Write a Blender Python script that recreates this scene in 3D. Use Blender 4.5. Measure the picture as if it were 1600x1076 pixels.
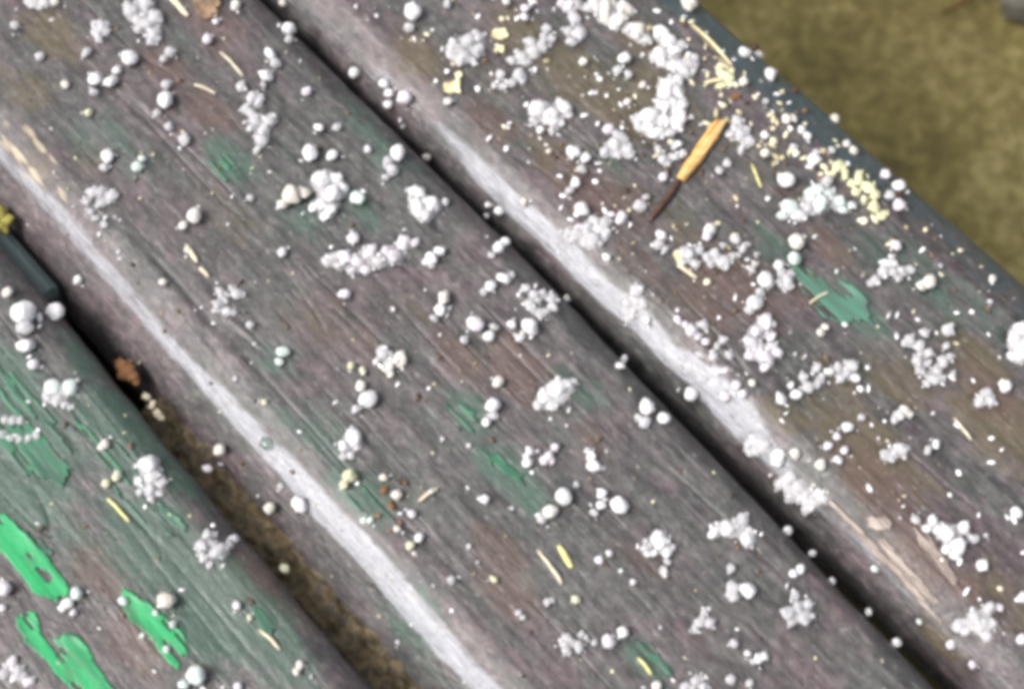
import bpy, math, random
import numpy as np
from mathutils import Vector, Matrix

random.seed(7)
R = math.radians
for o in list(bpy.data.objects):
    bpy.data.objects.remove(o)
scene = bpy.context.scene
col = scene.collection
MM = 0.001

# ------------------------------------------------------------------ camera
PITCH, DIST = R(25), 0.380
cd = bpy.data.cameras.new('camera')
cam = bpy.data.objects.new('camera', cd)
col.objects.link(cam)
cam.location = (0, -DIST * math.sin(PITCH), DIST * math.cos(PITCH))
cam.rotation_euler = (PITCH, 0, 0)
cd.sensor_width = 36
cd.lens = 36 * 2600 / 1600
cd.clip_start, cd.clip_end = 0.01, 200
cd.dof.use_dof = True
cd.dof.focus_distance = DIST
cd.dof.aperture_fstop = 18
scene.camera = cam
scene.cycles.filter_width = 4.8

# ------------------------------------------------------------------ light: bright overcast, cloud glow from the left
SUN_EL, SUN_AZ = R(48), R(196)          # azimuth counted from +X, counter-clockwise
w = bpy.data.worlds.new('World')
scene.world = w
w.use_nodes = True
wn, wl = w.node_tree.nodes, w.node_tree.links
bg = wn['Background']
sky = wn.new('ShaderNodeTexSky')
sky.sky_type = 'NISHITA'
sky.sun_disc = False
sky.sun_elevation = SUN_EL
sky.sun_rotation = R(90) - SUN_AZ
sky.air_density = 1.0
sky.dust_density = 6.0
sky.ozone_density = 1.0
hs = wn.new('ShaderNodeHueSaturation')   # cloud cover: the sky's light is nearly grey
hs.inputs['Saturation'].default_value = 0.28
wl.new(sky.outputs['Color'], hs.inputs['Color'])
wl.new(hs.outputs['Color'], bg.inputs['Color'])
bg.inputs['Strength'].default_value = 0.12
sl = bpy.data.lights.new('sun', 'SUN')
sun = bpy.data.objects.new('sun', sl)
col.objects.link(sun)
sl.energy = 1.5
sl.angle = R(22)
sl.color = (1.0, 0.97, 0.93)
sd = Vector((math.cos(SUN_AZ) * math.cos(SUN_EL), math.sin(SUN_AZ) * math.cos(SUN_EL), math.sin(SUN_EL)))
sun.rotation_euler = sd.to_track_quat('Z', 'Y').to_euler()
vs = scene.view_settings
vs.view_transform = 'Standard'
vs.look = 'None'
vs.gamma = 1
vs.use_curve_mapping = False
vs.exposure = 0.80

# ------------------------------------------------------------------ helpers
AZ = math.atan2(-0.744, 0.668)          # direction of the slats
ES = (math.cos(AZ), math.sin(AZ))
ET = (-math.sin(AZ), math.cos(AZ))

def world(s, t, z):                      # bench millimetres -> world metres
    return Vector(((s * ES[0] + t * ET[0]) * MM, (s * ES[1] + t * ET[1]) * MM, z * MM))

def vnoise(x, y, seed=0):
    x = np.asarray(x, float); y = np.asarray(y, float)
    xi, yi = np.floor(x).astype(np.int64), np.floor(y).astype(np.int64)
    fx, fy = x - xi, y - yi
    fx, fy = fx * fx * (3 - 2 * fx), fy * fy * (3 - 2 * fy)
    def h(a, b):
        n = (a * 374761393 + b * 668265263 + seed * 1442695041) & 0xFFFFFFFF
        n = ((n ^ (n >> 13)) * 1274126177) & 0xFFFFFFFF
        n = ((n ^ (n >> 16)) * 2246822519) & 0xFFFFFFFF
        return (n & 0xFFFFFF) / float(0xFFFFFF)
    a, b, c, d = h(xi, yi), h(xi + 1, yi), h(xi, yi + 1), h(xi + 1, yi + 1)
    return (a * (1 - fx) + b * fx) * (1 - fy) + (c * (1 - fx) + d * fx) * fy

def fbm(x, y, seed=0, n=3):
    v, a, tot = 0, 1.0, 0
    for k in range(n):
        v = v + a * vnoise(np.asarray(x) * 2 ** k, np.asarray(y) * 2 ** k, seed + 17 * k)
        tot += a; a *= 0.5
    return v / tot

def mesh_obj(name, verts, faces, m, parent=None, smooth=True):
    me = bpy.data.meshes.new(name)
    me.from_pydata([tuple(v) for v in verts], [], faces)
    me.materials.append(m)
    if smooth:
        me.polygons.foreach_set('use_smooth', [True] * len(me.polygons))
    me.update()
    return link(name, me, parent)

def link(name, me, parent=None):
    o = bpy.data.objects.new(name, me)
    col.objects.link(o)
    if parent is not None:
        o.parent = parent
    return o

def tag(o, label, cat, group=None):
    o['label'] = label
    o['category'] = cat
    if group:
        o['group'] = group
    return o

def grid_mesh(name, V, nu, nv, m, parent=None, attrs=None):
    """V: (nu*nv,3); a quad sheet with optional float-colour attributes"""
    i = np.arange((nu - 1) * (nv - 1))
    a = (i // (nv - 1)) * nv + i % (nv - 1)
    F = np.stack([a, a + nv, a + nv + 1, a + 1], 1)
    me = bpy.data.meshes.new(name)
    me.vertices.add(len(V)); me.loops.add(F.size); me.polygons.add(len(F))
    me.vertices.foreach_set('co', V.astype(np.float32).ravel())
    me.loops.foreach_set('vertex_index', F.astype(np.int32).ravel())
    me.polygons.foreach_set('loop_start', np.arange(0, F.size, 4, dtype=np.int32))
    me.polygons.foreach_set('use_smooth', np.ones(len(F), bool))
    me.update(calc_edges=True)
    for k, A in (attrs or {}).items():
        at = me.attributes.new(k, 'FLOAT_COLOR', 'POINT')
        at.data.foreach_set('color', A.astype(np.float32).ravel())
    me.materials.append(m)
    return link(name, me, parent)

# ---- node helpers
class NT:
    def __init__(s, name):
        s.m = bpy.data.materials.new(name); s.m.use_nodes = True
        s.n, s.l = s.m.node_tree.nodes, s.m.node_tree.links
        s.b = s.n['Principled BSDF']; s.out = s.n['Material Output']
    def put(s, sock, v):
        if hasattr(v, 'links') or isinstance(v, bpy.types.NodeSocket):
            s.l.new(v, sock)
        else:
            sock.default_value = v
    def coord(s, scale=(1, 1, 1)):
        t = s.n.new('ShaderNodeTexCoord'); mp = s.n.new('ShaderNodeMapping')
        s.l.new(t.outputs['Object'], mp.inputs['Vector']); mp.inputs['Scale'].default_value = scale
        return mp.outputs['Vector']
    def noise(s, vec, scale=1.0, detail=4, rough=0.6, dist=0.0):
        n = s.n.new('ShaderNodeTexNoise'); s.l.new(vec, n.inputs['Vector'])
        n.inputs['Scale'].default_value = scale; n.inputs['Detail'].default_value = detail
        n.inputs['Roughness'].default_value = rough; n.inputs['Distortion'].default_value = dist
        return n.outputs['Fac']
    def ramp(s, fac, stops):
        r = s.n.new('ShaderNodeValToRGB'); s.put(r.inputs['Fac'], fac)
        e = r.color_ramp.elements
        while len(e) < len(stops): e.new(0.5)
        for k, (p, c) in enumerate(stops):
            e[k].position = p; e[k].color = (*c, 1) if len(c) == 3 else c
        return r.outputs['Color']
    def mix(s, f, a, b, mode='MIX'):
        x = s.n.new('ShaderNodeMix'); x.data_type = 'RGBA'; x.blend_type = mode
        s.put(x.inputs[0], f)
        for k, v in ((6, a), (7, b)):
            s.put(x.inputs[k], (*v, 1) if isinstance(v, tuple) and len(v) == 3 else v)
        return x.outputs[2]
    def math(s, op, a, b=0.0, c=0.0, clamp=False):
        x = s.n.new('ShaderNodeMath'); x.operation = op; x.use_clamp = clamp
        s.put(x.inputs[0], a); s.put(x.inputs[1], b); s.put(x.inputs[2], c)
        return x.outputs[0]
    def smooth(s, v, lo, hi):
        x = s.n.new('ShaderNodeMapRange'); x.interpolation_type = 'SMOOTHSTEP'
        s.put(x.inputs[0], v); x.inputs[1].default_value = lo; x.inputs[2].default_value = hi
        return x.outputs[0]
    def attr(s, name):
        a = s.n.new('ShaderNodeAttribute'); a.attribute_name = name
        sp = s.n.new('ShaderNodeSeparateColor'); s.l.new(a.outputs['Color'], sp.inputs[0])
        return sp.outputs[0], sp.outputs[1], sp.outputs[2]
    def bump(s, h, strength=0.5, dist=0.0003):
        b = s.n.new('ShaderNodeBump'); s.put(b.inputs['Height'], h)
        b.inputs['Strength'].default_value = strength; b.inputs['Distance'].default_value = dist
        s.l.new(b.outputs['Normal'], s.b.inputs['Normal'])
    def set(s, **kw):
        for k, v in kw.items():
            k = k.replace('_', ' ')
            s.put(s.b.inputs[k], (*v, 1) if isinstance(v, tuple) and len(v) == 3 and k != 'Subsurface Radius' else v)
        return s.m

# ------------------------------------------------------------------ materials
def wood_material():
    t = NT('weathered_wet_wood')
    fine = t.noise(t.coord((110, 1500, 1500)), 1, 5, 0.62, 0.4)
    mid = t.noise(t.coord((34, 330, 330)), 1, 4, 0.6, 0.8)
    broad = t.noise(t.coord((24, 55, 55)), 1, 3, 0.55, 0.5)
    speck = t.noise(t.coord((420, 700, 700)), 1, 3, 0.7)
    blot = t.noise(t.coord((75, 190, 190)), 1, 5, 0.66, 0.7)
    c = t.ramp(t.math('MULTIPLY_ADD', fine, 0.55, t.math('MULTIPLY', mid, 0.45)),
               [(0.24, (0.036, 0.032, 0.033)), (0.43, (0.067, 0.060, 0.062)), (0.57, (0.087, 0.078, 0.082)), (0.78, (0.135, 0.123, 0.127))])
    mott = t.noise(t.coord((85, 170, 170)), 1, 4, 0.7, 0.9)
    mot2 = t.noise(t.coord((150, 320, 320)), 1.3, 4, 0.7, 0.6)
    c = t.mix(1.0, c, t.ramp(mott, [(0.28, (0.55, 0.57, 0.55)), (0.5, (1.0, 1.0, 1.0)), (0.72, (1.6, 1.55, 1.50))]), 'MULTIPLY')
    c = t.mix(1.0, c, t.ramp(mot2, [(0.34, (0.90, 1.02, 0.93)), (0.5, (1.0, 0.99, 0.98)), (0.66, (1.10, 0.96, 1.03))]), 'MULTIPLY')
    mot3 = t.noise(t.coord((330, 480, 480)), 1, 3, 0.65, 0.4)
    c = t.mix(1.0, c, t.ramp(mot3, [(0.32, (0.66, 0.66, 0.67)), (0.5, (1.0, 1.0, 1.0)), (0.68, (1.42, 1.40, 1.38))]), 'MULTIPLY')
    c = t.mix(t.smooth(broad, 0.46, 0.66), c, t.mix(1.0, c, (1.04, 0.92, 0.96), 'MULTIPLY'))
    c = t.mix(t.smooth(broad, 0.55, 0.36), c, t.mix(1.0, c, (0.80, 0.90, 0.86), 'MULTIPLY'))
    g, r, b = t.attr('stain')
    pale, teal, cream = t.attr('wear_sheen')
    brk = t.math('MULTIPLY_ADD', blot, 0.9, t.math('MULTIPLY', fine, 0.5))     # about 0.7 on average
    def mask(v, lo=0.50, hi=0.95):
        return t.smooth(t.math('ADD', v, t.math('MULTIPLY_ADD', brk, 1.3, -0.72)), lo, hi)
    fv = t.math('MULTIPLY_ADD', fine, 1.3, 0.35)
    def shade(rgb):
        return t.mix(1.0, rgb, t.n_value(fv), 'MULTIPLY')
    def n_value(v):
        k = t.n.new('ShaderNodeCombineColor')
        for q in range(3): t.l.new(v, k.inputs[q])
        return k.outputs[0]
    t.n_value = n_value
    c = t.mix(t.math('MULTIPLY', mask(b), 0.60), c, shade((0.105, 0.082, 0.040)))
    c = t.mix(t.math('MULTIPLY', mask(r), 0.58), c, shade((0.104, 0.062, 0.048)))
    c = t.mix(t.math('MULTIPLY', mask(g), 0.72), c, shade((0.046, 0.098, 0.071)))
    c = t.mix(t.math('MULTIPLY', mask(teal, 0.45, 0.8), 0.92), c, shade((0.052, 0.078, 0.086)))
    c = t.mix(t.math('MULTIPLY', mask(pale, 0.45, 0.95), 0.85), c, shade((0.26, 0.265, 0.295)))  # worn edge wood paled further to carry the sky highlight
    c = t.mix(mask(cream, 0.6, 0.85), c, shade((0.36, 0.30, 0.21)))
    c = t.mix(t.math('MULTIPLY', t.smooth(speck, 0.57, 0.72), 0.55), c, (0.27, 0.245, 0.235))
    c = t.mix(t.math('MULTIPLY', t.smooth(speck, 0.40, 0.28), 0.6), c, (0.035, 0.030, 0.028))
    rough = t.math('MULTIPLY_ADD', blot, 0.55, 0.16)
    damp_shade, _, _ = t.attr('damp_shade')
    damp_shade = t.smooth(t.math('ADD', damp_shade, t.math('MULTIPLY_ADD', blot, 0.8, -0.4)), 0.12, 0.7)
    c = t.mix(t.math('MULTIPLY', damp_shade, 0.42), c, t.mix(1.0, c, (0.45, 0.44, 0.44), 'MULTIPLY'))  # darkened both as wet wood and as painted contact shadow
    rough = t.math('SUBTRACT', rough, t.math('MULTIPLY', pale, 0.22))
    rough = t.math('MAXIMUM', t.math('SUBTRACT', rough, t.math('MULTIPLY', damp_shade, 0.22)), 0.12)
    t.bump(t.math('MULTIPLY_ADD', fine, 0.7, t.math('MULTIPLY', mot3, 1.1)), 0.6, 0.0006)
    return t.set(Base_Color=c, Roughness=rough)

def paint_material(name, rgb, dark):
    t = NT(name)
    f = t.noise(t.coord((60, 420, 420)), 1, 4, 0.6, 0.5)
    s = t.noise(t.coord((500, 900, 900)), 1, 3, 0.6)
    c = t.mix(t.smooth(f, 0.36, 0.62), dark, rgb)
    w_ = t.noise(t.coord((90, 260, 260)), 1, 5, 0.7, 0.6)
    c = t.mix(t.math('MULTIPLY', t.smooth(w_, 0.52, 0.66), 0.55), c, (0.085, 0.105, 0.082))
    c = t.mix(t.math('MULTIPLY', t.smooth(s, 0.6, 0.75), 0.5), c, (0.11, 0.12, 0.10))
    t.bump(t.math('ADD', f, s), 0.4, 0.0003)
    return t.set(Base_Color=c, Roughness=t.math('MULTIPLY_ADD', f, 0.4, 0.2))

def ice_material(name, rgb, alpha=1.0, rough=0.28, trans=0.0):
    t = NT(name)
    inf = t.n.new('ShaderNodeObjectInfo')
    f = t.noise(t.coord((3, 3, 3)), 1, 4, 0.6)
    k = t.smooth(f, 0.35, 0.7)
    c = t.mix(k, tuple(v * 0.85 for v in rgb), rgb)
    c = t.mix(t.math('MULTIPLY', inf.outputs['Random'], 0.3), c, (0.88, 0.85, 0.91))
    t.bump(f, 0.5, 0.35)
    return t.set(Base_Color=c, Roughness=rough, Alpha=alpha, Transmission_Weight=trans, IOR=1.31,
                 Subsurface_Weight=0.35, Subsurface_Radius=(0.6, 0.65, 0.7), Subsurface_Scale=0.0012)

def plain(name, a, b, scale=300, rough=0.6, stretch=1.0):
    t = NT(name)
    f = t.noise(t.coord((scale, scale * stretch, scale * stretch)), 1, 4, 0.6, 0.4)
    t.bump(f, 0.5, 0.0004)
    return t.set(Base_Color=t.mix(t.smooth(f, 0.32, 0.66), a, b), Roughness=rough)

WOOD = wood_material()
GREEN = paint_material('emerald_paint', (0.022, 0.34, 0.118), (0.022, 0.22, 0.085))
DULL = paint_material('faded_green_paint', (0.045, 0.165, 0.095), (0.040, 0.095, 0.066))
SEA = paint_material('sea_green_paint', (0.075, 0.21, 0.145), (0.072, 0.13, 0.10))
TEAL = paint_material('dark_teal_paint', (0.065, 0.10, 0.098), (0.040, 0.062, 0.058))
ICE = {'w': ice_material('white_ice', (0.95, 0.945, 0.955)),
       'p': ice_material('lavender_ice', (0.86, 0.79, 0.85)),  # pinkish reflected light put into the base colour
       'c': ice_material('cream_ice', (0.86, 0.81, 0.72)),
       'm': ice_material('minty_ice', (0.76, 0.88, 0.82)),  # green reflection painted into the ice colour
       'y': ice_material('yellowish_ice', (0.78, 0.76, 0.50)),
       'd': ice_material('cloudy_ice', (0.92, 0.905, 0.93), alpha=0.62, rough=0.14)}
SLUSH = ice_material('slush', (0.92, 0.905, 0.93), alpha=0.42, rough=0.10)
CREAM = plain('cream_plant_scrap', (0.55, 0.47, 0.26), (0.80, 0.74, 0.48), 500)
LICHEN = plain('pale_yellow_lichen', (0.52, 0.52, 0.25), (0.86, 0.84, 0.62), 420)
STRAW = plain('pale_straw', (0.50, 0.43, 0.30), (0.72, 0.66, 0.50), 300, 0.5, 4)
YSTRAW = plain('yellow_straw', (0.52, 0.48, 0.16), (0.75, 0.70, 0.32), 300, 0.5, 4)
ORANGE = plain('orange_bark', (0.55, 0.28, 0.07), (0.80, 0.48, 0.16), 260, 0.5, 5)
PALEORANGE = plain('pale_orange_bark', (0.68, 0.40, 0.13), (0.86, 0.60, 0.27), 260, 0.5, 5)
BROWN = plain('dark_brown_stalk', (0.045, 0.022, 0.016), (0.10, 0.05, 0.035), 400, 0.5)
RUST = plain('rusty_leaf', (0.09, 0.04, 0.016), (0.30, 0.13, 0.04), 350, 0.5)
TAN = plain('tan_leaf', (0.12, 0.080, 0.050), (0.30, 0.20, 0.12), 260, 0.55)
PINK = plain('raw_pinkish_wood', (0.12, 0.092, 0.078), (0.36, 0.30, 0.265), 160, 0.5, 6)
MOSSY = plain('mossy_litter', (0.036, 0.026, 0.013), (0.14, 0.10, 0.045), 420, 0.6)
YMOSS = plain('yellow_moss', (0.22, 0.19, 0.03), (0.45, 0.40, 0.10), 600, 0.8)

GRIME = plain('brown_grime', (0.028, 0.018, 0.012), (0.17, 0.105, 0.055), 160)
BITS = plain('cream_plant_bits', (0.34, 0.28, 0.16), (0.80, 0.76, 0.55), 140)

def ground_material():
    t = NT('mossy_ground')
    a = t.noise(t.coord((9, 9, 9)), 1, 3, 0.55, 0.3)
    b = t.noise(t.coord((120, 120, 120)), 1, 5, 0.75, 0.1)
    c = t.ramp(t.math('MULTIPLY_ADD', a, 0.42, t.math('MULTIPLY', b, 0.58)),
               [(0.34, (0.068, 0.053, 0.014)), (0.5, (0.162, 0.130, 0.038)), (0.64, (0.33, 0.28, 0.115))])
    t.bump(b, 0.8, 0.006)
    return t.set(Base_Color=c, Roughness=0.9)
GROUND = ground_material()

# ------------------------------------------------------------------ the slats (all in bench millimetres s along, t across, z = 0 at the top face)
SLATS = [{'tl': -156.0,
  'tr': -73.6,
  'left_edge': [(14, 0), (11, -0.5), (4.5, -5), (0.8, -13), (0, -17)],
  'right_edge': [(7, 0), (4.5, -0.5), (0.6, -3.5), (0, -7)],
  'skew': 0.0,
  'step': 1.8,
  'thick': 42.0,
  'wide': 0,
  'wide_to': 0,
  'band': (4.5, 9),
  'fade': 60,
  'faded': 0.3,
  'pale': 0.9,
  'teal': 0,
  'bare': None,
  'label': 'left slat with the brightest green paint flakes'},
 {'tl': -68.8,
  'tr': 18.5,
  'left_edge': [(19.5, 0), (16.5, -0.4), (10.2, -4.6), (3.4, -12), (0, -20)],
  'right_edge': [(6, 0), (3.6, -0.5), (0.5, -3.2), (0, -6)],
  'skew': -0.035,
  'step': 0.0,
  'thick': 42.0,
  'wide': 1.2,
  'wide_to': 400,
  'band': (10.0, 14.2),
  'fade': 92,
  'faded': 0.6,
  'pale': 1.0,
  'teal': 0,
  'bare': None,
  'label': 'middle slat with a long worn edge, painted pale for the sky highlight'},
 {'tl': 20.6,
  'tr': 104.0,
  'left_edge': [(12.5, 0), (10, -0.4), (4.6, -4), (1.6, -9), (0.6, -14), (0, -18)],
  'right_edge': [(14, 0), (12, -0.4), (1.5, -6), (0, -10)],
  'skew': 0.0,
  'step': 0.0,
  'thick': 42.0,
  'wide': 1.6,
  'wide_to': 58,
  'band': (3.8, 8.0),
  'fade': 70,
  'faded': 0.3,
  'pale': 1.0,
  'teal': 1.0,
  'bare': 60.0,
  'label': 'right slat most thickly covered in ice, with a dark teal outer edge'}]
GAPZ = -11.0

def edge(sl, s):
    s = np.asarray(s, float)
    tl = sl['tl'] + 0 * s
    tr = sl['tr'] + sl['skew'] * np.maximum(s, 0) * (s < 400) + sl['step'] / (1 + np.exp(np.clip(-(-48 - s) / 14, -50, 50)))
    return tl, tr

def rounded(pts, n=3):
    """corner-cutting: a worn edge profile from (distance in from the side face, height) points"""
    p = [np.array(q, float) for q in pts]
    for _ in range(n):
        r = [p[0]]
        for a, b in zip(p[:-1], p[1:]):
            r += [a * 0.75 + b * 0.25, a * 0.25 + b * 0.75]
        p = r + [p[-1]]
    return np.array(p)                    # from the top face down to the side face
for sl in SLATS:
    sl['PL'], sl['PR'] = rounded(sl['left_edge']), rounded(sl['right_edge'])

def height(sl, s, t):
    tl, tr = edge(sl, s)
    L, Rr = sl['PL'], sl['PR']
    return np.interp(t - tl, L[::-1, 0], L[::-1, 1]) + np.interp(tr - t, Rr[::-1, 0], Rr[::-1, 1])

def relief(s, t, seed):
    z = 0.27 * (fbm(s / 24, t / 1.7, seed, 3) - 0.5) + 0.5 * (fbm(s / 60, t / 9, seed + 3, 2) - 0.5)
    c = np.abs(vnoise(s / 70, t / 5.0, seed + 5) - 0.5)
    z = z - 0.4 * np.clip(1 - c / 0.03, 0, 1) * np.clip((vnoise(s / 30, t / 12, seed + 6) - 0.5) * 5, 0, 1)
    return z

def surf(k, s, t, rel=True):
    sl = SLATS[k]
    z = height(sl, s, t)
    if rel:
        z = z + relief(np.asarray(s, float), np.asarray(t, float), 11 * k)
    return z

def blobs(B, s, t):
    A = np.zeros(s.shape)
    for (bs, bt, rs, rt, w_) in B:
        d = ((s - bs) / rs) ** 2 + ((t - bt) / rt) ** 2
        A = np.maximum(A, w_ * np.exp(-d * 0.9))
    return A

STAIN = {'g': [(-82.3, -18.3, 10.5, 5.3, 0.95), (-100.8, -34.2, 15.1, 7.5, 0.6), (-110.6, -40.4, 12.6, 6.3, 0.55), (-50.3, -3.8, 12.3, 6.2, 0.6), (-56.4, -14.5, 12.3, 6.2, 0.6),
       (-33.4, -42.4, 13.0, 6.5, 0.6), (-11.9, -46.7, 16.2, 8.1, 0.7), (4.2, -49.1, 12.6, 6.3, 0.85), (33.0, -57.9, 16.6, 8.3, 0.6), (7.4, -18.2, 9.8, 4.9, 0.9), (21.3, -21.0, 10.3, 5.2, 1),
       (30.1, -21.4, 9.6, 4.8, 0.8), (73.1, -27.7, 8.7, 4.4, 0.85), (47.4, 64.5, 14.4, 7.2, 0.7), (23.9, 63.3, 12.2, 6.1, 0.6), (48.4, 83.0, 21.9, 10.9, 0.55), (-21.4, 48.2, 12.5, 6.3, 0.5),
       (-69.3, -89.6, 14.1, 7.1, 0.95), (-53.8, -93.4, 18.5, 9.3, 0.95), (-39.3, -79.5, 20.8, 10.4, 1.0), (-61.6, -73.9, 14.2, 7.1, 0.7), (-43.2, -67.7, 11.7, 5.9, 0.7),
       (-24.9, -72.6, 13.8, 6.9, 0.8), (-31.8, -108.9, 13.5, 6.7, 0.5), (-0.5, -82.6, 13.4, 6.7, 0.8), (-47.6, -101.2, 20.6, 10.3, 0.95), (-36.2, -100.7, 15.9, 7.9, 0.7),
       (-15.4, -88.5, 22.5, 11.3, 1.0), (3.3, -88.9, 22.1, 11.1, 0.95), (23.9, -84.5, 13.1, 6.5, 0.8), (14.8, -82.4, 13.2, 6.6, 0.85), (-46.8, -28.0, 13.3, 6.7, 0.5), (-59.8, 12.1, 15.1, 7.5, 0.65),
       (-71.5, 16.8, 12.7, 6.4, 0.6), (17.5, 4.7, 9.9, 4.9, 0.6), (-51.5, -72.2, 14.1, 7.1, 0.6), (47.3, -60.5, 13.1, 6.5, 0.5), (0.2, -60.2, 6.8, 3.4, 0.4), (67.2, 84.1, 14.4, 7.2, 0.5),
       (19.5, 63.5, 7.4, 3.7, 0.6), (14.8, -92.7, 15.3, 7.6, 0.6), (-12.9, -19.7, 9.5, 4.7, 0.35), (60.9, 43.7, 9.3, 4.7, 0.4), (-83.8, 15.8, 12.8, 6.4, 0.3)],
 'r': [(-5.2, -11.0, 11.8, 5.9, 0.8), (4.9, -3.4, 14.2, 7.1, 0.95), (-113.5, -13.1, 11.6, 5.8, 0.8), (-47.7, 36.5, 11.4, 5.7, 0.9), (-96.4, -12.3, 11.5, 5.7, 0.8), (23.4, 48.9, 20.5, 10.3, 0.8),
       (20.4, 39.3, 14.4, 7.2, 0.8), (4.3, 36.4, 12.2, 6.1, 0.7), (79.1, 36.6, 13.7, 6.9, 0.95), (85.1, 34.3, 11.4, 5.7, 0.9), (34.7, -34.9, 9.4, 4.7, 0.9), (43.9, -39.5, 12.2, 6.1, 0.85),
       (-1.6, -104.7, 12.1, 6.0, 0.95), (-18.5, -101.6, 11.2, 5.6, 0.9), (4.7, -77.9, 10.0, 5.0, 0.9), (-13.1, -81.6, 10.2, 5.1, 0.6), (30.3, 71.7, 8.8, 4.4, 0.9), (-13.3, 42.6, 17.3, 8.7, 0.8),
       (-22.2, 40.5, 15.0, 7.5, 0.7), (79.9, 71.8, 11.7, 5.9, 0.9), (-116.0, 2.8, 15.7, 7.8, 0.7), (-23.2, -26.3, 14.3, 7.1, 0.6), (32.9, 58.3, 9.7, 4.8, 0.7), (-33.4, -97.6, 9.1, 4.5, 0.6),
       (57.1, -14.2, 13.4, 6.7, 0.5), (31.2, -3.2, 11.5, 5.8, 0.5), (106.9, 32.7, 11.1, 5.6, 0.7), (18.0, -74.6, 8.8, 4.4, 0.7), (-24.4, 1.9, 9.7, 4.9, 0.4), (95.7, 30.9, 13.5, 6.7, 0.8),
       (-77.2, 28.8, 7.7, 3.9, 0.4), (14.0, 75.6, 9.9, 5.0, 0.6)],
 'b': [(-43.7, 60.4, 18.0, 9.0, 0.9), (-30.9, 40.2, 15.1, 7.5, 0.7), (-28.3, 71.9, 15.4, 7.7, 0.9), (64.2, 59.1, 13.0, 6.5, 0.8), (56.6, 48.2, 11.8, 5.9, 0.7), (88.9, 67.9, 18.6, 9.3, 0.9),
       (69.1, 41.2, 18.5, 9.3, 0.9), (-30.6, 61.1, 15.3, 7.6, 0.9), (-131.3, -42.8, 12.8, 6.4, 0.7), (-141.2, -28.2, 15.6, 7.8, 0.8), (-73.3, 35.9, 12.9, 6.5, 0.8), (52.1, 20.0, 13.9, 6.9, 0.3),
       (54.3, 34.0, 11.7, 5.8, 0.7), (-60.6, 58.7, 15.6, 7.8, 0.8), (-56.0, 43.9, 12.8, 6.4, 0.6), (73.6, 76.7, 11.8, 5.9, 0.9), (-34.1, -28.7, 21.5, 10.8, 0.5), (-71.6, -27.6, 19.8, 9.9, 0.5),
       (-24.8, -13.5, 14.4, 7.2, 0.45), (-41.4, 80.1, 15.6, 7.8, 0.8), (0.2, 78.9, 12.6, 6.3, 0.6), (112.5, 22.3, 8.8, 4.4, 0.8), (115.1, 39.8, 15.5, 7.8, 0.7), (81.8, 44.1, 13.8, 6.9, 0.6),
       (2.9, 50.2, 14.8, 7.4, 0.6), (-103.4, -41.8, 12.5, 6.3, 0.5), (-111.2, -53.2, 10.0, 5.0, 0.6)],
 'cream': [(-120.9, -49.2, 4.3, 1.1, 0.8), (-115.7, -49.6, 5.0, 1.2, 0.75), (-110.1, -49.3, 3.9, 1.0, 0.75), (-119.7, -54.7, 6.4, 1.6, 0.7), (-110.2, -54.8, 4.9, 1.2, 0.7),
           (-101.7, -53.3, 4.9, 1.2, 0.65), (-33.8, 92.9, 3.3, 0.8, 1.1), (-27.5, 92.2, 3.3, 0.8, 1.1), (-22.1, 90.7, 3.3, 0.8, 1.1), (-127.0, -51.9, 3.6, 0.9, 0.6), (-113.5, -57.1, 3.5, 0.9, 0.55)]}

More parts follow.
